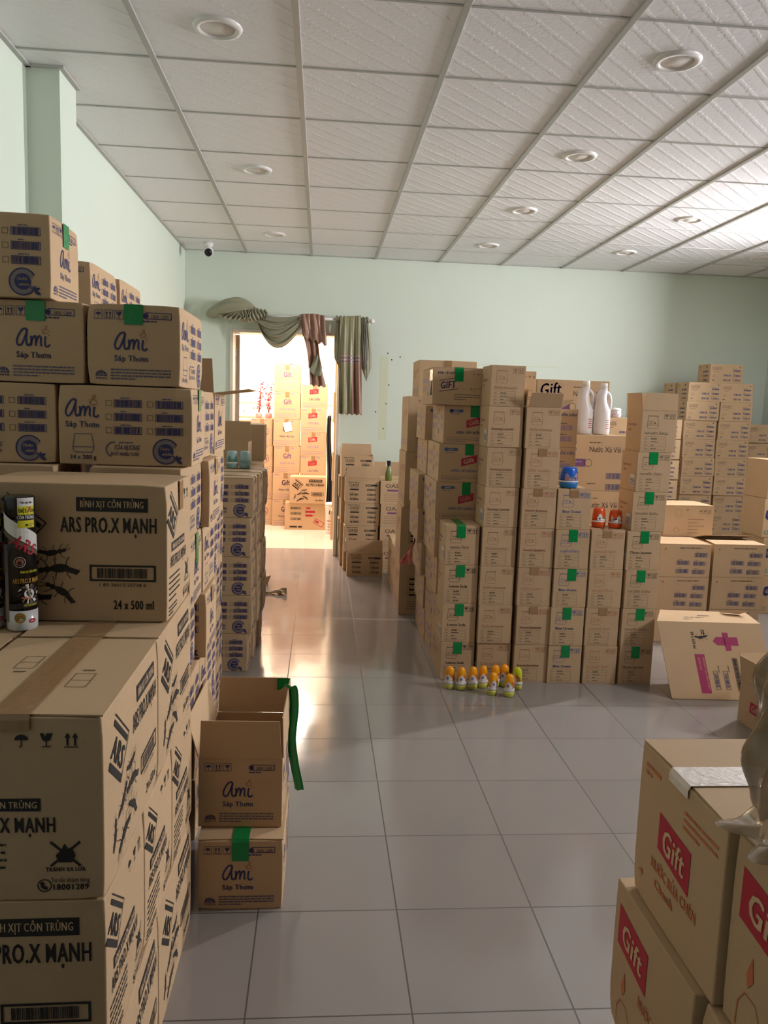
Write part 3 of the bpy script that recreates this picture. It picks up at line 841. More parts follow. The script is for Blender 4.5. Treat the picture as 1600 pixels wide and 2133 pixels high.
def flap_mesh(l, dp, name='flap', fn=None, mat=None, t=0.003, cut=0.004):
    """board hinged on its x axis, reaching to +y"""
    key = (name, l, dp, fn.__name__ if fn else None, mat.name if mat else None)
    if key in MESH: return MESH[key]
    vs = []; fs = []; fm = []
    pr = [(-l / 2, 0), (l / 2, 0), (l / 2 - cut, dp), (-l / 2 + cut, dp)]
    for z in (0, t): vs += [Vector((x, y, z)) for x, y in pr]
    fs = [(3, 2, 1, 0), (4, 5, 6, 7), (0, 1, 5, 4), (1, 2, 6, 5), (2, 3, 7, 6), (3, 0, 4, 7)]; fm = [0] * 6
    slots = [mat or KRAFT]
    if fn:
        p = Pad(l, dp); fn(p)
        for c, v2, f2, lay in p.items:
            m = ink(c)
            if m not in slots: slots.append(m)
            b = len(vs); vs += [Vector((q[0] - l / 2, q[1], t + 0.0006 + 0.0004 * lay)) for q in v2]
            for g in f2: fs.append(tuple(b + i for i in g)); fm.append(slots.index(m))
    me = bpy.data.meshes.new(name); me.from_pydata([tuple(v) for v in vs], [], fs)
    for m in slots: me.materials.append(m)
    me.polygons.foreach_set('material_index', fm); me.update(); MESH[key] = me
    return me


def p_flap_marks(p):
    w, h = p.w, p.h
    for q in (0.3,):
        for i in range(2): p.stroke('grey', [(q * w, h * (0.45 + i * 0.25)), (q * w + 0.07, h * (0.45 + i * 0.25))], 0.0014)
        for i in range(3): p.stroke('grey', [(q * w + 0.035 * i, h * 0.45), (q * w + 0.035 * i, h * 0.7)], 0.0014)
        p.rect('grey', q * w + 0.085, h * 0.5, 0.006, 0.022); p.rect('grey', q * w + 0.01, h * 0.8, 0.016, 0.008); p.rect('grey', q * w + 0.045, h * 0.8, 0.016, 0.008)


def box(kind, x, y, z, label, group=None, rot=0, tape=None, top=False, yaw=None, drop=0.052, variant=None, sticker=None, marks=None, lift=0.4, tape_half=0.024, tape_off=0.0, both=False):
    """carton with its least x and least y corner at (x, y), standing on z; rot=90 turns its long printed face to +x"""
    w, d, h, prints, ax, a = KINDS[kind]
    ww, dd = (w, d) if rot % 180 == 0 else (d, w)
    if yaw is None: yaw = random.uniform(-0.7, 0.7)
    me = carton_mesh(kind, (random.randrange(3) if variant is None else variant) if a else 0)
    loc = (x + ww / 2, y + dd / 2, z); rz = R(rot + yaw)
    if not (tape or top or sticker):
        o = link('cardboard_box', me); o.location = loc; o.rotation_euler = (0, 0, rz)
        return tag(o, label, 'box', group)
    r = empty('cardboard_box', loc, rz); tag(r, label, 'box', group)
    link('carton', me, r)
    ht = h
    if top:
        fx = ax == 'x'
        l, dp = (w, d / 2 - 0.001) if fx else (d, w / 2 - 0.001)
        fm_ = flap_mesh(l - 0.004, dp, 'flap', marks)
        for sg in (0, 1):
            f = link('flap', fm_, r)
            ang = (0 if sg == 0 else 180) + (0 if fx else -90)
            e = (d / 2 if fx else w / 2)
            dirv = {0: (0, -e), 180: (0, e), -90: (-e, 0), 90: (e, 0)}[ang]
            f.location = (dirv[0], dirv[1], h + 0.0006)
            f.rotation_euler = (R(lift), 0, R(ang))
        ht = h + 0.0046 + (d / 2 if fx else w / 2) * math.sin(R(lift)) * 0.6
    if tape:
        m = {'green': M_GREEN, 'brown': M_CLEAR, 'clear': M_GLARE}[tape]
        e = (w if ax == 'x' else d) / 2 + 0.0014 + a
        # the end that faces the aisle: -x for rot 90 boxes seen from the front, front (-y) otherwise
        paths = []
        if top:
            paths.append([(-e, h - drop), (-e, h - 0.003), (-e + 0.004, ht + 0.0006), (e - 0.004, ht + 0.0006), (e, h - 0.003), (e, h - drop)])
        else:
            paths.append([(-e, h - drop), (-e, h - 0.001), (-e + 0.0012, h - 0.0002)])
            if both: paths.append([(e - 0.0012, h - 0.0002), (e, h - 0.001), (e, h - drop)])
        for pth in paths:
            t = link('tape', strap_mesh(pth, tape_half, ax, m, 'tape'), r)
            if tape_off: t.location = (0, tape_off, 0) if ax == 'x' else (tape_off, 0, 0)
            t['label'] = {'green': 'green packing tape', 'brown': 'clear packing tape', 'clear': 'shiny clear tape'}[tape]
    if sticker:
        bm = bmesh.new(); slab(bm, -w / 2 - 0.0022, -w / 2 - 0.0012, -d * 0.42, -d * 0.12, h * 0.12, h * 0.42)
        for i in range(5): slab(bm, -w / 2 - 0.0026, -w / 2 - 0.0022, -d * 0.40, -d * 0.14, h * 0.15 + i * 0.008, h * 0.15 + i * 0.008 + 0.004, 1)
        l = bm_ob('shipping_label', bm, [M_LABEL, ink('slate')], r); l['label'] = 'white shipping label'
    return r


def open_box(loc, rz, w, d, h, label, prints=None, flaps=None, group=None, name='open_cardboard_box', t=0.0035, fprint=None):
    """carton with its top open; flaps = {side: (angle, depth)}; 0 closed, 90 upright, 180 folded out"""
    r = empty(name, loc, rz); tag(r, label, 'box', group)
    bm = bmesh.new()
    slab(bm, -w / 2, w / 2, -d / 2, -d / 2 + t, 0, h); slab(bm, -w / 2, w / 2, d / 2 - t, d / 2, 0, h)
    slab(bm, -w / 2, -w / 2 + t, -d / 2 + t, d / 2 - t, 0, h); slab(bm, w / 2 - t, w / 2, -d / 2 + t, d / 2 - t, 0, h)
    slab(bm, -w / 2 + t, w / 2 - t, -d / 2 + t, d / 2 - t, 0, t)
    bm.verts.index_update()
    vs = [v.co.copy() for v in bm.verts]; fs = [tuple(v.index for v in f.verts) for f in bm.faces]; fm = [0] * len(fs); bm.free()
    slots = [KRAFT]
    for f, fn in (prints or {}).items(): add_print(vs, fs, fm, slots, f, w, d, h, fn, lambda p: p, 0.0007)
    mesh_ob('carton', vs, fs, slots, fm, r)
    for side, (ang, dp) in (flaps or {}).items():
        l = w if side in 'fb' else d
        f = link('flap', flap_mesh(round(l - 0.006, 4), dp, 'flap', None, KRAFT, 0.003, 0.006), r)
        zr = {'f': 0, 'b': 180, 'l': -90, 'r': 90}[side]
        e = {'f': (0, -d / 2), 'b': (0, d / 2), 'l': (-w / 2, 0), 'r': (w / 2, 0)}[side]
        f.location = (e[0], e[1], h + 0.001); f.rotation_euler = (R(ang), 0, R(zr))
    return r


LV = ['on the floor', 'second from the floor', 'third from the floor', 'fourth from the floor', 'fifth from the floor', 'sixth from the floor', 'seventh from the floor', 'eighth from the floor', 'ninth from the floor']
ORD = ['lowest', 'second', 'third', 'fourth', 'fifth', 'sixth', 'seventh', 'eighth', 'ninth', 'tenth', 'eleventh']

# ------------------------------------------------------------------ the room
XL, XR, YB, YF, ZC = -1.295, 4.42, 7.674, -3.0, 2.855
GX, GY = -0.7253, 3.5358          # ceiling grid origin, 0.6 m tiles
FX, FY = -0.14884, 1.71671        # floor grid origin, 0.4 m tiles


def math_node(nt, op, a=None, b=None, c=None):
    n = nt.nodes.new('ShaderNodeMath'); n.operation = op
    for i, v in enumerate((a, b, c)):
        if v is None: continue
        if isinstance(v, (int, float)): n.inputs[i].default_value = v
        else: nt.links.new(v, n.inputs[i])
    return n.outputs[0]


def floor_material(name, rgb, rough, tile, fx, fy, grout):
    m = bpy.data.materials.new(name); nt, b = nodes_of(m); c = lin(rgb)
    tc = nt.nodes.new('ShaderNodeTexCoord'); sp = nt.nodes.new('ShaderNodeSeparateXYZ'); nt.links.new(tc.outputs['Object'], sp.inputs[0])
    masks = []; cells = []
    for o, f in ((sp.outputs[0], fx), (sp.outputs[1], fy)):
        q = math_node(nt, 'DIVIDE', math_node(nt, 'SUBTRACT', o, f - 50 * tile), tile)
        fr = math_node(nt, 'FRACT', q); cells.append(math_node(nt, 'FLOOR', q))
        masks.append(math_node(nt, 'GREATER_THAN', math_node(nt, 'ABSOLUTE', math_node(nt, 'SUBTRACT', fr, 0.5)), 0.5 - 0.0022 / tile))
    g = math_node(nt, 'MAXIMUM', masks[0], masks[1])
    wn = nt.nodes.new('ShaderNodeTexWhiteNoise'); cb = nt.nodes.new('ShaderNodeCombineXYZ'); nt.links.new(cells[0], cb.inputs[0]); nt.links.new(cells[1], cb.inputs[1]); nt.links.new(cb.outputs[0], wn.inputs['Vector'])
    n1 = nt.nodes.new('ShaderNodeTexNoise'); n1.inputs['Scale'].default_value = 3.0; n1.inputs['Detail'].default_value = 6; nt.links.new(tc.outputs['Object'], n1.inputs['Vector'])
    n2 = nt.nodes.new('ShaderNodeTexNoise'); n2.inputs['Scale'].default_value = 300.0; nt.links.new(tc.outputs['Object'], n2.inputs['Vector'])
    fac = math_node(nt, 'ADD', math_node(nt, 'MULTIPLY', wn.outputs['Value'], 0.35), math_node(nt, 'ADD', math_node(nt, 'MULTIPLY', n1.outputs['Fac'], 0.4), math_node(nt, 'MULTIPLY', n2.outputs['Fac'], 0.25)))
    mx = nt.nodes.new('ShaderNodeMix'); mx.data_type = 'RGBA'; mx.inputs[6].default_value = (*[v * 0.88 for v in c], 1); mx.inputs[7].default_value = (*[v * 1.1 for v in c], 1)
    nt.links.new(fac, mx.inputs[0])
    mg = nt.nodes.new('ShaderNodeMix'); mg.data_type = 'RGBA'; mg.inputs[7].default_value = (*lin(grout), 1)
    nt.links.new(mx.outputs[2], mg.inputs[6]); nt.links.new(g, mg.inputs[0]); nt.links.new(mg.outputs[2], b.inputs['Base Color'])
    rg = math_node(nt, 'ADD', math_node(nt, 'MULTIPLY_ADD', n1.outputs['Fac'], 0.10, rough - 0.05), math_node(nt, 'MULTIPLY', g, 0.5))
    nt.links.new(rg, b.inputs['Roughness'])
    bp = nt.nodes.new('ShaderNodeBump'); bp.inputs['Strength'].default_value = 0.5; bp.inputs['Distance'].default_value = 0.0012; bp.invert = True
    nt.links.new(g, bp.inputs['Height'])
    n3 = nt.nodes.new('ShaderNodeTexNoise'); n3.inputs['Scale'].default_value = 4.0; nt.links.new(tc.outputs['Object'], n3.inputs['Vector'])
    b2 = nt.nodes.new('ShaderNodeBump'); b2.inputs['Strength'].default_value = 0.12; b2.inputs['Distance'].default_value = 0.008
    nt.links.new(n3.outputs['Fac'], b2.inputs['Height']); nt.links.new(bp.outputs['Normal'], b2.inputs['Normal']); nt.links.new(b2.outputs['Normal'], b.inputs['Normal'])
    b.inputs['Specular IOR Level'].default_value = 0.8
    return m


def ceiling_material():
    m = bpy.data.materials.new('gypsum_tile'); nt, b = nodes_of(m); c = lin((238, 238, 240))
    b.inputs['Roughness'].default_value = 0.5; b.inputs['Base Color'].default_value = (*c, 1)
    tc = nt.nodes.new('ShaderNodeTexCoord'); sp = nt.nodes.new('ShaderNodeSeparateXYZ'); nt.links.new(tc.outputs['Object'], sp.inputs[0])
    nz = nt.nodes.new('ShaderNodeTexNoise'); nz.inputs['Scale'].default_value = 60; nz.inputs['Detail'].default_value = 4; nt.links.new(tc.outputs['Object'], nz.inputs['Vector'])
    d = math_node(nt, 'SUBTRACT', sp.outputs[0], sp.outputs[1])
    d = math_node(nt, 'ADD', d, math_node(nt, 'MULTIPLY', nz.outputs['Fac'], 0.03))
    s = math_node(nt, 'SINE', math_node(nt, 'MULTIPLY', d, 2 * PI / 0.12))
    rib = math_node(nt, 'SMOOTH_MIN', math_node(nt, 'MAXIMUM', s, 0.55), 0.95, 0.1)
    vo = nt.nodes.new('ShaderNodeTexVoronoi'); vo.inputs['Scale'].default_value = 45; nt.links.new(tc.outputs['Object'], vo.inputs['Vector'])
    h = math_node(nt, 'ADD', math_node(nt, 'MULTIPLY', rib, 1.6), math_node(nt, 'MULTIPLY', vo.outputs['Distance'], 0.22))
    bp = nt.nodes.new('ShaderNodeBump'); bp.inputs['Strength'].default_value = 0.55; bp.inputs['Distance'].default_value = 0.0045
    nt.links.new(h, bp.inputs['Height']); nt.links.new(bp.outputs['Normal'], b.inputs['Normal'])
    return m


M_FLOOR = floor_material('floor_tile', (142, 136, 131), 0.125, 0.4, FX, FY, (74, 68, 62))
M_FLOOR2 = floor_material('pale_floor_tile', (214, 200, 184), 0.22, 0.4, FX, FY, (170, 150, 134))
M_CEIL = ceiling_material()
M_BAR = plain('grid_bar', (176, 176, 170), 0.4, vary=0.03)
M_MINT = plain('mint_paint', (209, 219, 205), 0.6, vary=0.025, scale=2.5, bump=0.05)
M_CREAM = plain('cream_paint', (240, 226, 202), 0.6, vary=0.02)
M_FRAME = plain('door_enamel', (216, 208, 194), 0.35, vary=0.03)
M_LEAF = plain('door_leaf', (150, 138, 122), 0.4, vary=0.05)
M_WHITE = plain('white_plastic', (228, 226, 222), 0.35, vary=0.02)
M_DARK = plain('dark_plastic', (22, 22, 24), 0.25, vary=0.0)
M_STEEL = plain('steel', (150, 150, 152), 0.3, metal=0.9, vary=0.03)


def struct(name, bm, mats, label=None):
    return tag(bm_ob(name, bm, mats), label, None, None, 'structure')


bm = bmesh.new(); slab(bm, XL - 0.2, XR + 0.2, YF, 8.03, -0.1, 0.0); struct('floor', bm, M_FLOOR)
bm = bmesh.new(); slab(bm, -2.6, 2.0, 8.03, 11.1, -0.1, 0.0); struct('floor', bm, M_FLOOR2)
bm = bmesh.new(); slab(bm, XL - 0.2, XR + 0.2, YF, YB + 0.2, ZC, ZC + 0.1); ceil = struct('ceiling', bm, M_CEIL)
bm = bmesh.new()
for i in range(-1, 10):
    x = GX + 0.6 * i
    if XL < x < XR: slab(bm, x - 0.013, x + 0.013, YF, YB, ZC - 0.010, ZC, bev=0.002)
for j in range(-11, 8):
    y = GY + 0.6 * j
    if YF < y < YB: slab(bm, XL, XR, y - 0.006, y + 0.006, ZC - 0.004, ZC)
slab(bm, XL, XL + 0.022, YF, 3.70, ZC - 0.012, ZC); slab(bm, XL, XL + 0.022, 3.93, YB, ZC - 0.012, ZC)
slab(bm, XL, XR, YB - 0.02, YB, ZC - 0.006, ZC)
slab(bm, XL, -1.133, 3.685, 3.70, ZC - 0.012, ZC); slab(bm, -1.155, -1.133, 3.70, 3.93, ZC - 0.012, ZC)
bm_ob('ceiling_grid', bm, M_BAR, ceil)
DX0, DX1, DZ = -0.874, 0.172, 2.15
bm = bmesh.new(); slab(bm, XL - 0.2, XL, YF, YB + 0.2, 0, ZC); struct('wall_left', bm, M_MINT)
bm = bmesh.new(); slab(bm, XL, -1.155, 3.70, 3.93, 0, ZC); struct('wall_pillar', bm, M_MINT)
bm = bmesh.new(); slab(bm, XR, XR + 0.2, YF, YB + 0.2, 0, ZC); struct('wall_right', bm, M_MINT)
bm = bmesh.new()
slab(bm, XL, DX0, YB, YB + 0.2, 0, ZC); slab(bm, DX1, XR, YB, YB + 0.2, 0, ZC); slab(bm, DX0, DX1, YB, YB + 0.2, DZ, ZC)
rnd = random.Random(3)
for (x, z) in ((0.62, 1.50), (0.66, 1.92), (0.74, 1.95), (0.62, 1.98), (0.60, 1.26), (0.64, 1.68), (0.52, 1.42)):
    slab(bm, x - 0.006, x + 0.006, YB - 0.0012, YB, z - 0.006, z + 0.006, 1)
slab(bm, 0.55, 0.63, YB - 0.0006, YB, 1.15, 1.95, 2); slab(bm, 1.45, 2.3, YB - 0.0006, YB, 1.905, 1.913, 2); slab(bm, 1.52, 1.80, YB - 0.0006, YB, 1.87, 1.876, 2)
struct('wall_back', bm, [M_MINT, plain('nail_hole', (60, 56, 50), 0.8), plain('yellowed_paint', (206, 212, 186), 0.65, vary=0.05, scale=9)])
# room behind the doorway
bm = bmesh.new(); slab(bm, -2.6, 2.0, 10.9, 11.1, 0, ZC); struct('wall_rear', bm, M_CREAM)
bm = bmesh.new(); slab(bm, -2.6, -2.4, YB + 0.2, 10.9, 0, ZC); struct('wall_rear_left', bm, M_CREAM)
bm = bmesh.new(); slab(bm, 1.8, 2.0, YB + 0.2, 10.9, 0, ZC); struct('wall_rear_right', bm, M_CREAM)
bm = bmesh.new(); slab(bm, -2.6, 2.0, YB + 0.2, 11.1, ZC, ZC + 0.1); struct('ceiling', bm, M_CREAM)
m = plain('floral_tile', (236, 204, 186), 0.3, vary=0.0); nt, b_ = nodes_of(m)
tc = nt.nodes.new('ShaderNodeTexCoord'); vo = nt.nodes.new('ShaderNodeTexVoronoi'); vo.inputs['Scale'].default_value = 16; nt.links.new(tc.outputs['Object'], vo.inputs['Vector'])
cr = nt.nodes.new('ShaderNodeValToRGB'); cr.color_ramp.elements[0].color = (*lin((214, 120, 110)), 1); cr.color_ramp.elements[1].color = (*lin((240, 214, 192)), 1)
cr.color_ramp.elements[0].position = 0.15; cr.color_ramp.elements[1].position = 0.42
nt.links.new(vo.outputs['Distance'], cr.inputs[0]); nt.links.new(cr.outputs[0], b_.inputs['Base Color'])
bm = bmesh.new(); slab(bm, -2.4, 1.8, 10.892, 10.9, 1.30, 1.47); slab(bm, -2.4, 1.8, 10.888, 10.9, 1.47, 1.485, 1); slab(bm, -2.4, 1.8, 10.888, 10.9, 1.285, 1.30, 1)
struct('trim_1', bm, [m, plain('tile_edge', (206, 160, 140), 0.4)])
# doorway: frame, leaf folded back into the far room
dr = empty('door_1', (0, 0, 0)); tag(dr, None, None, None, 'structure')
bm = bmesh.new()
slab(bm, DX0, DX0 + 0.03, YB - 0.02, YB + 0.21, 0, DZ, bev=0.003); slab(bm, DX1 - 0.03, DX1, YB - 0.02, YB + 0.21, 0, DZ, bev=0.003); slab(bm, DX0 + 0.03, DX1 - 0.03, YB - 0.02, YB + 0.21, DZ - 0.03, DZ, bev=0.003)
bm_ob('door_frame', bm, M_FRAME, dr)
bm = bmesh.new(); slab(bm, 0, 0.04, 0, 0.92, 0.012, DZ - 0.035, bev=0.002)
lf = bm_ob('door_leaf', bm, M_LEAF, dr); lf.location = (DX0 + 0.031, YB + 0.212, 0); lf.rotation_euler = (0, 0, R(18))
for z in (0.35, 1.15, 1.93):
    bm = bmesh.new(); lathe(bm, [(0.007, z - 0.05), (0.007, z + 0.05)], 10, DX0 + 0.036, YB + 0.204); bm_ob('door_hinge', bm, M_STEEL, dr)
bm = bmesh.new(); slab(bm, 0.008, 0.032, -0.004, 0.0, 1.02, 1.14); lk = bm_ob('latch_plate', bm, M_DARK, lf)

# ------------------------------------------------------------------ ceiling lamps, camera, tube lamp
M_LENS = plain('lamp_diffuser', (238, 232, 226), 0.5, vary=0.0)
DL = [((0.5, -0.5), 'round recessed ceiling light above the tall carton stack, nearest the camera'), ((0.5, 2.5), 'round recessed ceiling light second in the row above the doorway'),
      ((0.5, 5.5), 'round recessed ceiling light closest to the doorway and the white camera'), ((3.5, -0.5), 'round recessed ceiling light at upper right, the largest one there'),
      ((3.5, 1.5), 'round recessed ceiling light above the white jugs, second in its row'), ((3.5, 3.5), 'round recessed ceiling light third in the middle row'),
      ((3.5, 5.5), 'round recessed ceiling light at the far end of the middle row'), ((5.5, 3.5), 'round recessed ceiling light beside the bright patch of ceiling'),
      ((5.5, 5.5), 'round recessed ceiling light above the pale stacked boxes by the back wall'), ((7.5, 5.45), 'round recessed ceiling light in the far corner at the right edge')]
for (i, j), lab in DL:
    t = empty('recessed_ceiling_light', (GX + 0.6 * i, GY + 0.6 * j, ZC)); tag(t, lab, 'light', 'recessed ceiling lights')
    bm = bmesh.new(); lathe(bm, [(0.066, -0.004), (0.070, -0.012), (0.088, -0.010), (0.094, -0.001), (0.094, 0.0)], 36, cap=False); bm_ob('trim_ring', bm, M_WHITE, t)
    bm = bmesh.new(); lathe(bm, [(0.0005, -0.005), (0.067, -0.0045), (0.067, -0.001)], 36, cap=False); bm_ob('diffuser', bm, M_LENS, t)
t = empty('security_camera', (-1.035, 7.34, ZC)); tag(t, 'white turret security camera with black lens under the ceiling', 'camera')
bm = bmesh.new(); lathe(bm, [(0.045, 0), (0.045, -0.02), (0.03, -0.035), (0.012, -0.045)], 24); bm_ob('mount', bm, M_WHITE, t)
bm = bmesh.new(); bmesh.ops.create_uvsphere(bm, u_segments=24, v_segments=16, radius=0.045, matrix=Matrix.Translation((0, -0.01, -0.075))); bm_ob('housing', bm, M_WHITE, t, True)
bm = bmesh.new(); lathe(bm, [(0.0005, 0.047), (0.02, 0.046), (0.033, 0.038), (0.036, 0.02)], 24); q = bm_ob('lens', bm, M_DARK, t); q.location = (0, -0.012, -0.077); q.rotation_euler = (R(112), 0, R(14))
for (ty, tp, te), lab in zip(TUBES, ('white fluorescent tube lamp high on the side wall, toward the back', 'unseen tube lamp added high on the side wall, toward the shop front')):
    t = empty('tube_lamp', (XR, ty, 2.46)); tag(t, lab, 'lamp', 'tube lamps')
    bm = bmesh.new(); slab(bm, -0.04, 0, -0.5, 0.5, -0.035, 0.035, bev=0.004); bm_ob('housing', bm, M_WHITE, t)
    bm = bmesh.new(); lathe(bm, [(0.014, -0.45), (0.014, 0.45)], 16); q = bm_ob('tube', bm, plain('lit_tube_%d' % te, (255, 250, 255), 0.4, emit=te, vary=0), t); q.location = (-0.07, 0, 0); q.rotation_euler = (R(90), 0, 0)
    for sy_ in (-0.45, 0.45):
        bm = bmesh.new(); slab(bm, -0.09, -0.04, sy_ - 0.012, sy_ + 0.012, -0.016, 0.016); bm_ob('lamp_holder', bm, M_WHITE, t)

# ------------------------------------------------------------------ black-lettered cartons on the near side
AH = 0.314
AX = -0.335
P1 = 'the near pile of black-lettered cartons'
box('ars', AX - 0.288, 1.237, 0, 'black-lettered tan carton, front one on the floor of the near aisle pile', rot=90, yaw=0.3)
box('ars', AX - 0.288, 1.672, 0, 'black-lettered tan carton on the floor, second along the aisle, ahead of the small blue-printed pair', rot=90, yaw=-0.4)
box('ars', AX - 0.424, 1.237, AH, 'dented black-lettered carton, second up, wide face to the viewer at lower left', yaw=0.1, variant=1)
box('ars', AX - 0.424, 1.532, AH, 'black-lettered carton, second up, middle of three narrow ends on the aisle', yaw=-0.1)
box('ars', AX - 0.424, 1.827, AH, 'black-lettered carton, second up, farthest of three narrow ends on the aisle', yaw=0.1)
box('ars', AX - 0.288, 1.237, 2 * AH, 'large black-lettered carton with taped top, no-fire mark and phone number on its near end', rot=90, yaw=0.0, top=True, tape='brown', marks=p_flap_marks, variant=2, drop=0.02, tape_half=0.03, lift=0.25)
box('ars', AX - 0.288, 1.667, 2 * AH, 'black-lettered carton third up, underneath the carton marked 24 x 500 ml', rot=90, yaw=0.1, variant=1, top=True, tape='brown', tape_half=0.03, lift=0.03, drop=0.01)
box('ars', AX - 0.424, 1.784, 3 * AH + 0.004, 'topmost black-lettered carton, with boxed barcode and 24 x 500 ml on its face', yaw=-0.8, variant=0, tape='brown', both=True, drop=0.07, tape_half=0.022)
box('ars', AX - 0.584, 1.237, 2 * AH, 'carton at the picture edge beside the taped top, only its flap corner showing', rot=90, yaw=0.4, top=True, lift=0.3)
box('ars', AX - 0.584, 1.667, 2 * AH, 'carton carrying the two black spray cans at the picture edge', rot=90, yaw=-0.3)
for k in (0, 1): box('ars', AX - 0.588 - (0.272 if k else 0), 1.667, k * AH, 'black-lettered carton hidden low in the near pile, %s' % ('on the floor' if k == 0 else 'second up'), 'hidden cartons of the near pile', rot=0 if k else 90)

# ------------------------------------------------------------------ blue-printed cartons behind them
BH = 0.2118
P2 = 'the blue-printed pile behind the black-lettered cartons'
ami = lambda *a, **k: box('ami', *a, **k)
for k in (0, 1):
    ami(-0.63, 2.50, k * BH, 'blue-printed carton %s in the aisle pile behind the open one' % ('on the floor' if k == 0 else 'second up'), rot=90)
ami(-0.612, 2.125, 2 * BH, 'blue-printed carton third from the floor, round emblem to the aisle, behind the open carton', rot=90, yaw=0.1)
ami(-0.61, 2.48, 2 * BH, 'blue-printed carton third from the floor, farther one of its pair', rot=90)
ami(-0.627, 2.122, 3 * BH, 'blue-printed carton fourth from the floor, beside the jutting one on the aisle', rot=90)
ami(-0.700, 2.478, 3 * BH, 'jutting blue-printed carton fourth from the floor with a crushed lower corner', tape='brown', both=True)
ami(-0.715, 2.245, 4 * BH, 'blue-printed carton fifth from the floor with a long green tape end', tape='green', both=True, drop=0.09)
ami(-0.605, 2.495, 4 * BH, 'blue-printed carton fifth from the floor, behind the one with the long green tape', rot=90)
ami(-0.608, 2.12, 5 * BH, 'blue-printed carton sixth from the floor, round emblem showing next to the black-lettered top carton', rot=90)
ami(-0.689, 2.478, 5 * BH, 'jutting blue-printed carton sixth from the floor, close under the wall of barcodes', tape='brown', both=True)
for k in range(5):
    ami(-1.072, 2.13, k * BH, 'blue-printed carton inside the pile, %s' % LV[k], 'cartons inside the blue-printed pile')
Z7 = 6 * BH
ami(-1.045, 2.13, 5 * BH, 'blue-printed carton sixth from the floor, under the edge of the barcode row', 'cartons inside the blue-printed pile')
ami(-0.697, 2.17, Z7, 'blue-printed carton marked 24 x 200 g with a drawn tub on its wide face', yaw=0.6, variant=0, tape='green', both=True, drop=0.06)
ami(-1.052, 2.17, Z7, 'blue-printed carton at the picture edge, round emblem beside the one marked 24 x 200 g', yaw=0.0)
ami(-0.613, 2.43, Z7, 'blue-printed carton behind the one marked 24 x 200 g, its wide face to the aisle', rot=90)
Z8 = Z7 + 0.2135
ami(-0.617, 2.17, Z8, 'blue-printed carton with green tape and moth drawing, upper one facing the viewer, nearer the aisle', rot=90, yaw=-0.9, tape='green', variant=1)
ami(-0.868, 2.17, Z8, 'blue-printed carton with green tape and moth drawing, under the topmost carton', rot=90, yaw=-0.5, tape='green', variant=2)
ami(-1.118, 2.17, Z8, 'blue-printed carton under the topmost carton, mostly outside the picture', rot=90)
Z9 = Z8 + BH + 0.002
ami(-1.052, 2.15, Z9, 'topmost blue-printed carton, barcodes in front and green tape on its bright end', yaw=0.5, tape='green', both=True, drop=0.062)
ami(-1.035, 2.83, Z9, 'blue-printed carton against the wall, just behind the topmost one', rot=90, yaw=0)
ami(-1.025, 3.19, Z9, 'blue-printed carton against the wall, farther of the two behind the topmost one', rot=90, yaw=0)
for i, k in enumerate(range(8)):
    for y in (2.80, 3.20): ami(-1.06, y, k * BH + (0.002 * (k > 6)), 'blue-printed carton %s in the %s column against the wall' % (LV[k], 'nearer' if y < 3 else 'farther'), 'columns of cartons against the wall', rot=90)
open_box((-0.49, 2.94, Z7), 0, 0.242, 0.30, 0.2105, 'open blue-printed carton with raised flaps behind the upper barcode row', {'r': p_ami_narrow}, {'f': (92, 0.115), 'r': (172, 0.12)})
for k in range(6): ami(-0.63, 2.858, k * BH, 'blue-printed carton beneath the open one with raised flaps, %s' % LV[k], 'cartons inside the blue-printed pile', rot=90)
# the pair on the floor beside the aisle
ami(-0.322, 2.132, 0, 'blue-printed carton with green tape standing on the floor beneath the open one', rot=90, yaw=-0.4, tape='green', top=True, drop=0.06, lift=0.2)
ob = open_box((-0.206, 2.372, 0.2175), R(90), 0.35, 0.242, 0.2105, 'open blue-printed carton with all flaps up and a green tape end hanging', {'f': p_ami_main, 'b': p_ami_main, 'l': p_ami_narrow, 'r': p_ami_narrow}, {'l': (96, 0.118), 'r': (92, 0.118), 'f': (88, 0.118), 'b': (106, 0.118)})
ob.rotation_euler = (0, 0, R(88.5))
ribbon = [(-0.088, 2.45, 0.548), (-0.080, 2.452, 0.556), (-0.070, 2.45, 0.54), (-0.066, 2.45, 0.48), (-0.070, 2.448, 0.43), (-0.073, 2.446, 0.38), (-0.066, 2.448, 0.32), (-0.058, 2.45, 0.27), (-0.050, 2.446, 0.235), (-0.044, 2.444, 0.205)]
rp = catmull(ribbon, 5)
rb = sheet('tape_strip', lambda u, v: rp[min(len(rp) - 1, int(round(v * (len(rp) - 1))))] + Vector((0.030 * (u - 0.5), -0.012 * (u - 0.5), 0.004 * math.sin(u * 6 + v * 9))), 3, len(rp) - 1, M_GREEN, None, 0.0008)
rb.parent = ob; rb.matrix_parent_inverse = (Matrix.Translation(ob.location) @ ob.rotation_euler.to_matrix().to_4x4()).inverted(); rb['label'] = 'strip of green tape hanging from the flap'
bm = bmesh.new(); slab(bm, -0.022, 0.022, -0.0006, 0.0006, -0.035, 0.006); q = bm_ob('tape', bm, M_GREEN); q.parent = ob; q.matrix_parent_inverse = rb.matrix_parent_inverse; q.location = (-0.105, 2.548, 0.54); q['label'] = 'green packing tape'

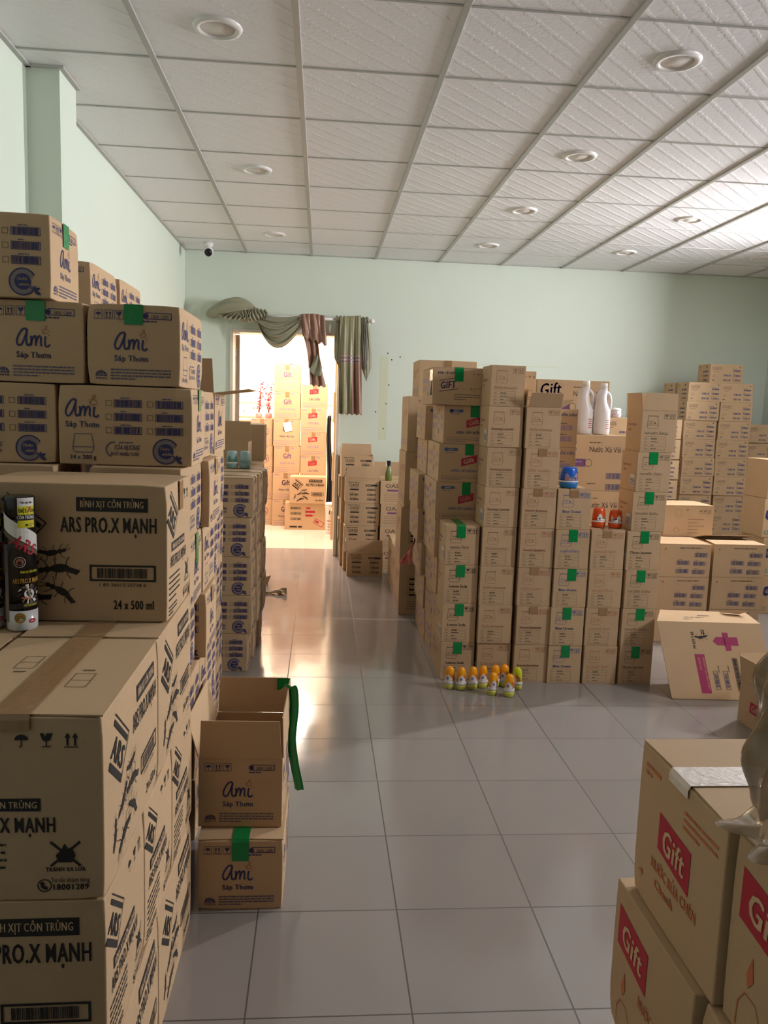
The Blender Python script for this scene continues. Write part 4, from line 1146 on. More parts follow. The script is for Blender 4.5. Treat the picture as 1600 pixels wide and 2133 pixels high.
# ------------------------------------------------------------------ shadowed barcode wall further down the aisle
for k in range(5):
    for j in range(3):
        ami(-0.704 + (0.006, -0.006, 0.0, 0.004, -0.018)[4 - k] + 0.012 * j, 4.20 + 0.2490 * j, k * BH,
            'blue-printed carton %s, %s' % (('in the front row of the dim barcode stack', 'in the second row of the dim barcode stack', 'in the third row of the dim barcode stack')[j], LV[k]),
            'cartons of the dim barcode stack', top=(k == 4), tape=('brown' if k == 4 else None), drop=0.03, lift=0.3, variant=0 if k != 4 else 1, yaw=random.uniform(-0.25, 0.25))
        if j == 0: ami(-1.10, 4.20, k * BH, 'blue-printed carton beside the dim barcode stack, %s' % LV[k], 'cartons hidden beside the dim barcode stack')
xs = [(-0.72, 4.965), (-0.735, 5.22), (-0.76, 5.475), (-0.79, 5.73), (-0.80, 5.985), (-0.825, 6.24), (-0.845, 6.495)]
for i, (x, y) in enumerate(xs):
    n = (5, 5, 5, 5, 5, 5, 4)[i]
    for k in range(n):
        ami(x + random.uniform(-0.012, 0.012), y, k * BH, 'blue-printed carton, %s, %s rank of the lit row to the doorway' % (LV[k], ORD[i] if i else 'first'), 'cartons in the row to the doorway', variant=0)
open_box((-0.640, 5.20, 5 * BH), 0, 0.36, 0.26, 0.15, 'dark open carton with its big flap standing up behind the pale tubs', None, {'b': (88, 0.125), 'l': (150, 0.1)})
box('blank', -0.70, 5.62, 5 * BH, 'plain brown carton on the lit row, next to the raised dark flap', yaw=0)
box('blank', -0.735, 5.62 + 0.26, 5 * BH, 'plain brown carton on the lit row, just behind its twin near the doorway', yaw=0)

# ------------------------------------------------------------------ tub-printed cartons in the middle of the room
SH = 0.2115
cols = [
    ('nearest the aisle', 0.672, 4.090, ['lemon', 'lemon', 'lemon', 'lemon_thai'], ['green'] * 4),
    ('second from the aisle', 0.866, 4.072, ['lavender_thai', 'lavender_thai', 'lavender_thai', 'lavender_thai', 'lavender', 'lavender', 'lavender', 'lavender_thai'], [None] * 8),
    ('third from the aisle', 1.066, 4.054, ['jasmine', 'jasmine', 'jasmine_thai', 'jasmine', 'jasmine', 'jasmine_thai'], [None, 'brown', 'brown', None, 'brown', 'brown']),
    ('fourth from the aisle', 1.2545, 4.042, ['ocean', 'ocean', 'ocean', 'ocean_thai', 'ocean'], ['green'] * 4 + ['brown']),
    ('fifth from the aisle', 1.447, 4.038, ['orange', 'orange', 'orange', 'orange'], [None, 'brown', None, 'brown']),
    ('at the far end', 1.645, 4.034, ['classic', 'classic_thai', 'classic_thai', 'classic', 'classic_thai', 'classic_thai'], ['green'] * 6),
]
TONE = {'lemon': 'black tub drawing', 'lavender': 'mauve tub drawing', 'jasmine': 'faded pink tub drawing', 'ocean': 'blue tub drawing', 'orange': 'faded orange tub drawing', 'classic': 'grey tub drawing'}
jit = random.Random(11)
for ci, (where, x, y, kinds, tapes) in enumerate(cols):
    for k, (kd, tp) in enumerate(zip(kinds, tapes)):
        last = k == len(kinds) - 1
        xx = x + jit.uniform(-0.0025, 0.0025) + ((0.017, 0.022)[k - 4] if ci == 5 and k > 3 else 0)
        lab = '%s carton with %s, %s front column %s' % (ORD[k] if not last else 'topmost closed', TONE[kd.split('_')[0]], 'green-taped,' if tp == 'green' else 'in the', where)
        box('soda_' + kd, xx, y + jit.uniform(-0.004, 0.004), k * SH, lab, 'tub-printed cartons of the front row', yaw=jit.uniform(-0.5, 0.5) + (-2 if (ci == 5 and k == 4) else 0),
            tape=tp, top=(last and ci in (0, 3, 4)), drop=(0.065 if tp == 'green' else 0.04), tape_half=0.0235, lift=0.2,
            sticker=True if (ci in (0, 1, 5) and k % 2 == (0 if ci == 1 else 1) or ci == 5 and k > 3) else None, tape_off=0.004 * jit.uniform(-2, 2))
open_box((1.153, 4.165, 6 * SH), R(0.4), 0.183, 0.222, 0.215, 'open carton with mauve tub drawing and a flap bent over, atop the third column', {'f': soda('mauve', THAI[1]), 'l': p_soda_side}, {'f': (122, 0.085), 'l': (86, 0.09), 'r': (150, 0.085)})
open_box((1.770, 4.145, 6 * SH), R(-1.5), 0.186, 0.222, 0.217, 'open carton with upright flaps and grey tub drawing atop the end column', {'f': soda('moss', THAI[4]), 'l': p_soda_side}, {'f': (97, 0.09), 'l': (96, 0.09), 'b': (80, 0.09)})

# red-flag cartons stacked behind the first column
for k, x in enumerate((0.678, 0.674, 0.664, 0.646, 0.640, 0.652, 0.672)):
    up = k > 3
    box('bath', x, 4.318, k * SH, ('carton with red flag badge and green tape, %s beside the aisle' if up else 'violet-printed carton side, %s, hidden behind the aisle column') % LV[k], 'red-flag cartons by the aisle',
        tape='green' if up else None, drop=(0.07, 0.06, 0.062)[k - 4] if up else 0.05, tape_off=0.02, yaw=jit.uniform(-0.5, 0.5))
for k, x in enumerate((0.676, 0.662, 0.640, 0.612, 0.604, 0.650, 0.636)):
    box('bath', x, 4.80 + 0.004 * k, k * SH, 'violet-printed carton in the second rank of red-flag cartons, %s' % LV[k], 'red-flag cartons, second rank', yaw=jit.uniform(-0.6, 0.6))
r = box('bath_old', 0.596, 4.30, 7 * SH, 'carton with blue slanted lettering, green tape and a torn corner atop the red-flag stack', tape='green', top=True, drop=0.07, yaw=0.6, lift=0.5)
bm = bmesh.new(); vs = [bm.verts.new(p) for p in ((-0.1434, -0.18, 0.05), (-0.1434, -0.11, 0.05), (-0.1434, -0.165, 0.15))]; bm.faces.new(vs); slab(bm, -0.1436, -0.1428, -0.19, -0.08, 0.13, 0.19, 1)
q = bm_ob('torn_patch', bm, [plain('dark_hole', (40, 32, 26), 0.9), M_GLARE], r); q['label'] = 'torn hole under shiny tape'
box('bath_old', 0.888, 4.315, 7 * SH, 'carton with handling marks and open lid, behind the tall second column', yaw=-0.3)
for k in range(7):
    box('barcode', 1.066, 4.295, k * SH, 'violet-barcode carton behind the third front column, %s' % LV[k], 'barcode cartons behind the third column', yaw=jit.uniform(-0.3, 0.3))

# dark-fronted tall cartons further down the aisle
TH = 0.386
for k, x in enumerate((0.578, 0.575, 0.586, 0.594)):
    box('tall', x, 5.45, k * TH, 'tall table-printed carton, %s in the column past the red-flag stack' % LV[k], 'tall table-printed cartons', yaw=jit.uniform(-0.8, 0.8))
box('tallshort', 0.662, 5.47, 4 * TH, 'wide plain carton topping the tall table-printed column', yaw=0.5, tape='brown')
box('tall', 0.592, 5.88, 0, 'tall carton on the floor just past the table-printed column, its pale edge showing', yaw=0.6)
box('tall', 0.60, 6.29, 0, 'tall carton on the floor, last before the dim barcode stacks of the doorway', yaw=-0.5)

for k in range(4): box('tall', 1.03, 5.31, k * TH, 'unseen tall carton added to block light behind the red-flag stack, %s' % LV[k], 'added tall cartons blocking light', yaw=0)  # unseen stack, added to close a gap where light leaks into the aisle

# big fabric-softener cartons and neighbours behind the front row
for k in range(4): box('fabric', 1.36, 4.60, k * 0.334, 'large carton with navy lettering and violet band, %s under the white jugs' % LV[k], 'large navy-lettered cartons', yaw=0)
for k in range(5): box('fabric', 1.36, 4.97, k * 0.334, 'large navy-lettered carton behind the white jugs, %s' % LV[k], 'large navy-lettered cartons, rear', yaw=-0.4)
for k in range(7): box('small', 1.99, 5.50, k * 0.1815, 'pale carton with barcodes behind the end column, %s' % LV[k], 'pale cartons behind the end column', yaw=0)
box('small', 1.99, 5.50, 7 * 0.1815, 'pale barcode carton carrying the small white tub', yaw=0)

# mid-size cartons on the right
for k, kd in ((0, 'mid'), (1, 'mid'), (2, 'mid')):
    box(kd, 2.195, 4.85, k * 0.2155 + 0.0, 'carton with five barcodes, %s behind the leaning carton' % LV[k], 'five-barcode cartons', yaw=jit.uniform(-0.5, 0.5), top=(k == 2), lift=0.6)
    box(kd, 2.568, 4.87, k * 0.2155, 'carton with five barcodes, %s near the picture edge' % LV[k], 'five-barcode cartons at the edge', yaw=jit.uniform(-0.5, 0.5)) if k < 2 else None
open_box((2.745, 5.02, 2 * 0.2155), R(-0.5), 0.352, 0.30, 0.2135, 'carton with a half-raised lid at the right picture edge', {'f': p_mid}, {'f': (2, 0.15), 'b': (14, 0.15)})
for k in range(4):
    box('mid_text' if k == 3 else 'mid', 2.345 if k == 3 else 2.33, 5.17, k * 0.2155, 'carton with lines of small print and a bright top, behind the five-barcode cartons' if k == 3 else 'carton beneath the bright-topped one, %s' % LV[k], None if k == 3 else 'cartons beneath the bright-topped one', yaw=0.5, top=(k == 3), lift=1.0)
# pale stack by the back wall
jj = random.Random(5)
PH = 0.172
for c, (x, y) in enumerate(((3.330, 7.05), (3.656, 7.05))):
    for k in range(10):
        xx = x + jj.uniform(-0.010, 0.010)
        box('small', xx, y + jj.uniform(-0.006, 0.006), 0.068 + k * PH, 'pale barcode carton %s from the bottom in the %s column by the back wall' % (ORD[k], ('nearer', 'outer')[c]), 'pale cartons by the back wall', yaw=jj.uniform(-0.6, 0.6))
bm = bmesh.new()
for x in (3.34, 3.66):
    for i in range(3): slab(bm, x, x + 0.29, 7.06 + 0.1 * i, 7.11 + 0.1 * i, 0.045, 0.066)
slab(bm, 3.34, 3.40, 7.06, 7.31, 0, 0.045); slab(bm, 3.89, 3.95, 7.06, 7.31, 0, 0.045); slab(bm, 3.61, 3.67, 7.06, 7.31, 0, 0.045)
tag(bm_ob('pallet', bm, plain('pallet_wood', (150, 124, 92), 0.8, vary=0.15)), 'low wooden pallet under the pale stack by the back wall', 'pallet')
for k in (9, ): box('small', 3.325, 7.31, 0.068 + k * PH, 'pale carton in the rear rank at the top of the stack by the back wall', yaw=0.5)
for k in range(9): box('small', 3.325, 7.31, 0.068 + k * PH, 'pale carton in the hidden rear rank by the back wall, %s from the bottom' % ORD[k], 'pale cartons in the rear rank', yaw=0)
box('small', 3.535, 7.06, 0.068 + 10 * PH, 'single pale carton crowning the stack by the back wall', yaw=-0.5)
for k in range(8): box('small_end', 2.965, 6.85, k * 0.1815, 'pale carton showing its narrow end, %s beside the tall pale stack' % LV[k], 'narrow pale cartons beside the tall stack', yaw=jj.uniform(-1.5, 1.5))
for k in range(8): box('small', 4.02, 7.22, k * 0.1785, 'dim carton at the picture edge past the pale stack, %s' % LV[k], 'dim cartons past the pale stack', yaw=0)
for k in range(4):
    box('badge', 3.335 + (0.02, 0.0, -0.02, -0.01)[k], 5.62, k * 0.293, 'pale carton with a navy badge at the picture edge, %s' % LV[k], 'navy-badge cartons', yaw=2, tape=None)

# leaning empty carton
lean = empty('collapsed_carton', (0, 0, 0)); tag(lean, 'collapsed empty carton leaning over, magenta print running down its face', 'box')
A, B_ = Vector((1.852, 3.81, 0.002)), Vector((2.410, 3.78, 0.002)); C_, D_ = Vector((1.803, 3.955, 0.378)), Vector((2.360, 3.925, 0.378)); E1, F1 = Vector((1.925, 4.195, 0.380)), Vector((2.40, 4.15, 0.380))
G1, H1 = E1 + (A - C_) + Vector((0.02, 0, 0.001)), F1 + (B_ - D_) + Vector((0.02, 0, 0.001))


def panel(name, p0, p1, p2, p3, fn=None, parent=None, t=0.004):
    """board with corners p0 (lower left), p1, p2, p3"""
    n = (p1 - p0).cross(p3 - p0).normalized()
    vs = [p0, p1, p2, p3] + [q - n * t for q in (p0, p1, p2, p3)]
    fs = [(0, 1, 2, 3), (7, 6, 5, 4), (0, 4, 5, 1), (1, 5, 6, 2), (2, 6, 7, 3), (3, 7, 4, 0)]; fm = [0] * 6; slots = [KRAFT]
    if fn:
        w, h = (p1 - p0).length, (p3 - p0).length
        p = Pad(w, h); fn(p)
        for c, v2, f2, lay in p.items:
            mm = ink(c)
            if mm not in slots: slots.append(mm)
            b = len(vs)
            for q in v2: vs.append(p0 + (p1 - p0) * (q[0] / w) + (p3 - p0) * (q[1] / h) + n * (0.0008 + 0.0005 * lay))
            for g in f2: fs.append(tuple(b + i for i in g)); fm.append(slots.index(mm))
    return mesh_ob(name, vs, fs, slots, fm, parent)


panel('side_panel', A, B_, D_, C_, p_spray, lean); panel('top_panel', C_, D_, F1, E1, lambda p: (p.scrib('moss', 0.25 * p.w, 0.35 * p.h, 0.2 * p.w, 2, 0.04, 0.012, 4), p.rect('grey', 0.38 * p.w, 0.5 * p.h, 0.12 * p.w, 0.02)), lean)
panel('side_panel', H1, G1, E1, F1, None, lean); panel('bottom_panel', G1, H1, B_, A, None, lean)
panel('flap', F1 + Vector((-0.16, -0.02, 0.004)), F1 + Vector((-0.06, -0.05, 0.004)), F1 + Vector((-0.05, -0.10, 0.028)), F1 + Vector((-0.14, -0.07, 0.016)), None, lean)
open_box((2.265, 3.40, 0), R(3), 0.40, 0.30, 0.21, 'open carton on the floor at the picture edge, in front of the leaning one', {'l': lambda p: (p.flag('crimson', 0.3 * p.w, 0.35 * p.h, 0.3 * p.w, 0.25 * p.h, 0.0, 'Gift', 'lcard'),), 'f': lambda p: p.scrib('moss', 0.2 * p.w, p.h * 0.5, 0.4 * p.w, 2, 0.04, 0.012, 3)}, {'l': (100, 0.12), 'f': (60, 0.12), 'b': (110, 0.12)})

# red-flag dish-soap cartons, lower right corner
DH = 0.285
box('dish', 0.605, 1.036, 2 * DH, 'tan carton with red flag badge, shiny taped top, in the lower right corner', top=True, tape='clear', tape_half=0.034, yaw=0, lift=0.15, drop=0.016, variant=0)
box('dish_drop', 0.617, 0.722, 2 * DH - 0.006 + 0.006, 'carton with a large red flag badge under the plastic bag', top=True, yaw=0.6, lift=0.2, variant=1)
box('dish_drop', 0.588, 1.062, DH, 'carton with red flag badge, below the one with the shiny taped top', yaw=0.4, variant=2)
box('dish', 0.600, 0.745, DH, 'red-flag carton beneath the one carrying the plastic bag', yaw=0)
box('dish', 0.600, 1.045, 0, 'red-flag carton on the floor at the bottom of the corner stack', yaw=0)
box('dish', 0.603, 0.73, 0, 'red-flag carton on the floor nearest the viewer in the corner stack', yaw=0)

# ------------------------------------------------------------------ stacks right of the doorway
open_box((0.405, 6.84, 0), R(-0.6), 0.31, 0.22, 0.2025, 'open low carton on the floor in front of the black-printed stack by the doorway', {'f': p_oasis}, {'f': (92, 0.115), 'l': (98, 0.1)})
for k in range(4): box('oasis', 0.226 + jj.uniform(-0.006, 0.006), 6.975, k * 0.2035, 'black-printed carton %s, in the stack behind the open low one' % LV[k], 'black-printed cartons by the doorway', yaw=jj.uniform(-0.6, 0.6))
open_box((0.379, 7.082, 4 * 0.2035), 0, 0.305, 0.212, 0.02, 'torn upright flap with clear tape rags on the black-printed stack', None, {'f': (88, 0.105)}, name='opened_carton')
for k in range(5):
    if k < 4: box('oasis', 0.196, 7.195, k * 0.2035, 'black-printed carton %s, second rank by the doorway' % LV[k], 'black-printed cartons, second rank', yaw=jj.uniform(-0.5, 0.5))
    box('oasis', 0.19 + (-0.012 if k % 2 else 0.0), 7.415, k * 0.2035, 'black-printed carton %s, against the wall by the doorway' % LV[k], 'black-printed cartons against the wall', yaw=jj.uniform(-0.5, 0.5))
open_box((0.335, 7.30, 4 * 0.2035), R(0.6), 0.29, 0.212, 0.2025, 'open black-printed carton topping the stack by the doorway, flap raised', {'f': p_oasis}, {'b': (88, 0.10), 'l': (100, 0.09)})
for k in range(4): box('oasis_end', 0.540 + jj.uniform(-0.006, 0.006), 6.95, k * 0.2035, 'black-printed carton %s, in the stack under the green spray bottle' % LV[k], 'black-printed cartons under the spray bottle', yaw=jj.uniform(-0.6, 0.6))
open_box((0.70, 7.30, 4 * 0.2035 - 0.20), 0, 0.40, 0.25, 0.20, 'carton with a tall raised flap behind the green spray bottle', None, {'b': (92, 0.14), 'f': (8, 0.12)})
for k in range(3): box('oasis', 0.55, 7.19, k * 0.2035, 'black-printed carton behind the spray bottle stack, %s' % LV[k], 'hidden cartons behind the spray bottle', yaw=0)

# ------------------------------------------------------------------ through the doorway
for k in range(6): box('violet', -0.565 + jj.uniform(-0.008, 0.008), 9.56, k * 0.3225, 'carton with violet lettering, %s in the tall lit column' % LV[k], 'violet-lettered cartons', tape='brown', drop=0.06, yaw=jj.uniform(-0.6, 0.6), top=(k == 5), lift=2.5)
for k in range(6): box('redflag', -0.246 + jj.uniform(-0.006, 0.006), 9.56, k * 0.2855, 'lit carton with small red flag, %s beside the violet column' % LV[k], 'small red-flag cartons', tape='brown', drop=0.05, yaw=jj.uniform(-0.6, 0.6))
for k in range(4): box('ring', -0.838 + (0.0 if k == 3 else 0.006), 9.62, k * 0.3225, 'lit carton with ringed violet lettering, %s' % LV[k], 'ring-marked cartons', tape='brown', drop=0.06, yaw=jj.uniform(-0.5, 0.5))
for i, (x, z) in enumerate(((-0.735, 0.93), (-0.79, 0.80), (-0.77, 0.33))):
    bm = bmesh.new(); slab(bm, x, x + 0.075, 9.6165, 9.6185, z, z + (0.17 if i == 0 else 0.1))
    tag(bm_ob('tape_patch', bm, M_BLUETAPE), 'patch of bright blue tape, %s on the ring-marked cartons' % ('highest', 'middle one', 'lowest')[i], 'tape', 'blue tape patches')
box('blank', -1.085, 10.2, 0.0, 'brown carton low by the far wall of the lit room', yaw=0)
for k in range(1, 5): box('blank', -1.085, 10.2, k * 0.2505, 'brown carton by the far wall of the lit room, %s up' % ORD[k], 'brown cartons by the far wall', yaw=0)
box('glue', -0.405, 9.285, 0, 'lit carton with red print, barcodes and a red stamp on the far floor', yaw=0.4)
box('ars', -0.352, 9.255, 0.3185, 'black-lettered carton with insects, on the red-stamped one in the lit room', yaw=-0.2, tape='clear')
for k in range(6): box('violet', 0.128 + 0.012 * (k % 2), 8.62, k * 0.3225, 'lit carton just inside the doorway edge, %s' % LV[k], 'cartons at the doorway edge', yaw=0)
bm = bmesh.new(); slab(bm, -0.045, 0.045, -0.0012, 0, -0.055, 0.055); q = tag(bm_ob('paper_note', bm, plain('note_paper', (244, 240, 232), 0.6)), 'white paper note stuck on the violet-lettered column', 'paper'); q.location = (-0.40, 9.557, 1.20); q.rotation_euler = (0, R(-14), 0)

# ------------------------------------------------------------------ curtain thrown over its rod
CL1 = plain('satin_sage', (140, 138, 114), 0.32, spec=0.6, vary=0.14, scale=9)
CL2 = plain('satin_rose', (158, 122, 104), 0.30, spec=0.6, vary=0.12, scale=9)
CLD = plain('satin_stripe', (96, 92, 78), 0.35, vary=0.1)


def checks_cloth():
    m = bpy.data.materials.new('satin_sage_border'); nt, b = nodes_of(m); b.inputs['Roughness'].default_value = 0.34
    tc = nt.nodes.new('ShaderNodeTexCoord'); sp = nt.nodes.new('ShaderNodeSeparateXYZ'); nt.links.new(tc.outputs['Object'], sp.inputs[0])
    z = sp.outputs[2]
    band = math_node(nt, 'MULTIPLY', math_node(nt, 'GREATER_THAN', z, 1.865), math_node(nt, 'LESS_THAN', z, 1.935))
    ck = nt.nodes.new('ShaderNodeTexChecker'); ck.inputs['Scale'].default_value = 62; ck.inputs[1].default_value = (*lin((120, 92, 96)), 1); ck.inputs[2].default_value = (*lin((176, 160, 148)), 1); nt.links.new(tc.outputs['Object'], ck.inputs['Vector'])
    wv = nt.nodes.new('ShaderNodeTexWave'); wv.inputs['Scale'].default_value = 5.5; wv.inputs['Distortion'].default_value = 0.4; nt.links.new(tc.outputs['Object'], wv.inputs['Vector'])
    lo = nt.nodes.new('ShaderNodeMix'); lo.data_type = 'RGBA'; lo.inputs[6].default_value = (*lin((142, 138, 106)), 1); lo.inputs[7].default_value = (*lin((158, 124, 106)), 1)
    side = math_node(nt, 'SMOOTHSTEP' if False else 'GREATER_THAN', sp.outputs[0], 0.275); nt.links.new(math_node(nt, 'MULTIPLY', side, math_node(nt, 'LESS_THAN', z, 1.87)), lo.inputs[0])
    mx = nt.nodes.new('ShaderNodeMix'); mx.data_type = 'RGBA'; nt.links.new(lo.outputs[2], mx.inputs[6]); nt.links.new(ck.outputs['Color'], mx.inputs[7]); nt.links.new(band, mx.inputs[0])
    nt.links.new(mx.outputs[2], b.inputs['Base Color'])
    return m


CLB = checks_cloth()
CY = 7.555
t = empty('curtain_rod', (0, CY, 2.265)); tag(t, 'white metal curtain rod fixed above the doorway', 'curtain rod')
bm = bmesh.new(); tube(bm, [(-0.92, 0, 0.008), (0.44, 0, -0.004)], 0.0125, 12); bm_ob('rod', bm, M_WHITE, t)
for x in (-0.80, 0.425):
    bm = bmesh.new(); slab(bm, x - 0.012, x + 0.012, -0.004, YB - CY, -0.008, 0.012); slab(bm, x - 0.02, x + 0.02, YB - CY - 0.004, YB - CY, -0.03, 0.035); bm_ob('bracket', bm, M_WHITE, t)
bm = bmesh.new(); bmesh.ops.create_uvsphere(bm, u_segments=12, v_segments=8, radius=0.024, matrix=Matrix.Translation((0.452, 0, -0.004))); bm_ob('finial', bm, M_WHITE, t, True)

c1 = empty('curtain', (0, 0, 0)); tag(c1, 'sage and rose satin curtain bunched over the rod and hanging into the doorway', 'curtain')
spine = catmull([(-1.085, CY - 0.0, 2.262), (-1.00, CY - 0.02, 2.285), (-0.90, CY - 0.03, 2.312), (-0.80, CY - 0.03, 2.325), (-0.71, CY - 0.02, 2.318), (-0.63, CY - 0.01, 2.285), (-0.57, CY, 2.235)], 8)
nS = len(spine)


def bundle(u, v):
    i = v * (nS - 1); a = int(min(nS - 2, i)); p = spine[a].lerp(spine[a + 1], i - a)
    rad = 0.006 + 0.082 * math.sin(min(1, v ** 0.8 * 1.02) * PI) ** 0.75
    th = 2 * PI * u
    fold = 1 + (0.05 + 0.20 * v) * math.sin(8 * th + 10 * v) * (0.5 - 0.5 * math.sin(th) + 0.25) + 0.05 * math.sin(3 * th - 7 * v)
    low = 0.72 if math.sin(th) < 0 else 1.0
    return p + Vector((0.02 * math.sin(6 * th + 5 * v) * v, math.cos(th) * rad * 0.8 * fold, math.sin(th) * rad * fold * low + 0.006 * math.sin(9 * v + 2 * th)))


sheet('bundle', bundle, 72, 40, CL1, c1, 0.002)


def knot(u, v):
    x = -0.78 + 0.26 * v; th = 2 * PI * u
    rad = 0.030 + 0.022 * math.sin(PI * v) ** 0.7 + 0.010 * math.sin(v * 60 + 2 * math.sin(th))
    return Vector((x + 0.012 * math.sin(th * 2 + v * 9), CY - 0.025 + rad * 1.3 * math.cos(th), 2.262 + 0.012 * v + rad * math.sin(th) * (1 + 0.15 * math.sin(5 * th + 12 * v))))


sheet('gathered_fold', knot, 40, 90, CL1, c1, 0.002)


def ruffle(u, v):
    x = -0.93 + 0.30 * u
    z = 2.272 - 0.010 * u - (0.052 * math.sin(PI * (0.12 + 0.8 * u))) * v
    return Vector((x - 0.045 * v * (1 - 0.6 * u), CY - 0.075 + 0.022 * math.sin(u * 46 + v * 2) * (0.35 + v), z + 0.008 * math.sin(u * 46 + 1.2)))


sheet('gathered_edge', ruffle, 110, 10, CL1, c1, 0.002)


def swag(u, v):
    x = -0.63 + 0.43 * u
    low = 2.245 - (0.245 * math.sin(PI * u ** 0.85) ** 0.9 + 0.05 * u) * (1 if u < 1 else 1)
    top = 2.287 - 0.03 * math.sin(PI * u)
    vv = v
    z = top + (low - top) * vv
    f = math.sin(vv * 24 + 4 * u) * 0.014 * math.sin(PI * min(1, max(0, u * 1.0))) ** 0.4 + 0.007 * math.sin(vv * 50 + 9 * u)
    return Vector((x + 0.015 * math.sin(vv * 9), CY - 0.03 - 0.05 * math.sin(PI * vv) * math.sin(PI * u) + f, z))


sheet('swag', swag, 48, 64, CL1, c1, 0.002)


def drape(u, v):
    x0, x1 = -0.225 + 0.035 * v, 0.005 + 0.03 * v
    x = x0 + (x1 - x0) * u
    top = 2.292 + 0.01 * math.sin(PI * u)
    bot = 2.09 - 0.075 * u + 0.012 * math.sin(u * 26)
    return Vector((x, CY - 0.030 - 0.022 * min(1, v * 6) + 0.017 * math.sin(u * 17 + 2 * v) * v ** 0.5 + 0.01 * math.sin(u * 31), top + (bot - top) * v))


sheet('upper_fall', drape, 60, 24, CL2, c1, 0.002)


def tail(u, v):
    w0, w1 = 0.15, 0.155
    cx = -0.125 + 0.085 * v
    w = w0 * (1 - 0.25 * math.sin(PI * min(1, v * 1.2))) if v < 0.7 else w0 * (0.78 + 0.22 * (v - 0.7) / 0.3)
    x = cx + (u - 0.5) * w
    z = 2.15 - (2.15 - 1.648) * v - 0.012 * u * v + 0.008 * math.sin(u * 20) * v
    return Vector((x, CY - 0.012 + 0.018 * math.sin(u * 15 + 5 * v) + 0.01 * math.sin(v * 11 + u * 4), z))


sheet('hanging_end', tail, 44, 40, CL2, c1, 0.002)


def turned(u, v):
    a = Vector((-0.06, 0, 1.94)).lerp(Vector((-0.125, 0, 1.78)), v); b = Vector((-0.045, 0, 1.92)).lerp(Vector((0.0, 0, 1.745)), v)
    p = a.lerp(b, u)
    return Vector((p.x, CY - 0.052 + 0.014 * math.sin(u * 8 + v * 5), p.z - 0.03 * math.sin(PI * u) * v))


sheet('turned_back_hem', turned, 20, 20, CL1, c1, 0.002)

c2 = empty('curtain', (0, 0, 0)); tag(c2, 'sage satin curtain with a checked border looped over the rod beside the doorway', 'curtain')


def strip(u, v):
    top, bot = 2.292, 1.388
    x = (0.155 + 0.19 * u) * (1 - v) + (0.158 + 0.222 * u) * v
    z = top + (bot - top) * v + 0.006 * math.sin(u * 30) * v + (0.02 * (u - 0.4)) * (1 - v)
    amp = (0.004 + 0.020 * min(1, v * 1.6)) * (0.35 + 0.65 * min(1, abs(u - 0.42) * 3.2) + 0.3 * max(0, v - 0.5))
    return Vector((x, CY - 0.040 - 0.02 * min(1, v * 10) + amp * math.sin(u * 20 + 0.6 * math.sin(v * 4)) + 0.4 * amp * math.sin(u * 47 + 1), z))


sheet('panel', strip, 96, 60, CLB, c2, 0.002)


def loop(x0, w0, w1, zlow, ph, lean, yo=0.0):
    """a fold let down from the rod and taken up again: a hanging bag of cloth with a rounded foot"""
    def f(u, v):
        q = 2 * u - 1
        wd = w0 + (w1 - w0) * math.sin(PI * min(1, 0.08 + 0.80 * v)) ** 0.9
        L = 2.285 - zlow
        z = 2.285 - L * v * (1 - 0.16 * q * q * v ** 3)
        if v > 0.86: wd *= math.sqrt(max(0.12, 1 - ((v - 0.86) / 0.145) ** 2))
        x = x0 + lean * v + 0.5 * wd * q
        y = CY - 0.022 + yo - 0.026 * (1 - q * q) * math.sin(PI * min(1, v)) + 0.010 * math.sin(u * 25 + ph) * min(1, 3 * v) * (1.05 - v)
        return Vector((x, y, z))
    return f


sheet('loop', loop(0.170, 0.09, 0.13, 1.80, 0, -0.004, 0.018), 44, 60, CL1, c2, 0.002)
sheet('loop', loop(0.372, 0.06, 0.115, 1.705, 1.5, 0.042, 0.012), 44, 60, CL1, c2, 0.002)
sheet('loop', loop(0.366, 0.04, 0.07, 1.80, 3.0, 0.030, -0.012), 28, 50, CLD, c2, 0.002)
sheet('gathered_head', lambda u, v: Vector((0.112 + 0.31 * u, CY + math.cos(2 * PI * v) * 0.028 + 0.004 * math.sin(u * 70), 2.268 + math.sin(2 * PI * v) * 0.028 + 0.006 * math.sin(u * 55))), 90, 14, CL1, c2, 0.0015)


# ------------------------------------------------------------------ tubs, bottles, cans
def surf_patch(name, fn, pad, mats_parent, lift=0.0006):
    """lay flat printing on a curved surface: fn(x, y) -> (point, normal)"""
    vs = []; fs = []; fm = []; slots = []
    for c, v2, f2, lay in pad.items:
        mm = ink(c)
        if mm not in slots: slots.append(mm)
        b = len(vs)
        for q in v2:
            p, n = fn(*q); vs.append(p + n * (lift + 0.0004 * lay))
        for g in f2: fs.append(tuple(b + i for i in g)); fm.append(slots.index(mm))
    return mesh_ob(name, vs, fs, slots, fm, mats_parent)


def strip_rect(p, c, x, y, w, h, n=10, f=None):
    """rectangle cut in narrow strips so that it can bend; f(t) shifts the strip upward"""
    for i in range(n):
        a, b = i / n, (i + 1) / n
        fa, fb = (f(a), f(b)) if f else (0, 0)
        p.poly(c, [(x + a * w, y + fa), (x + b * w, y + fb), (x + b * w, y + h + fb), (x + a * w, y + h + fa)])


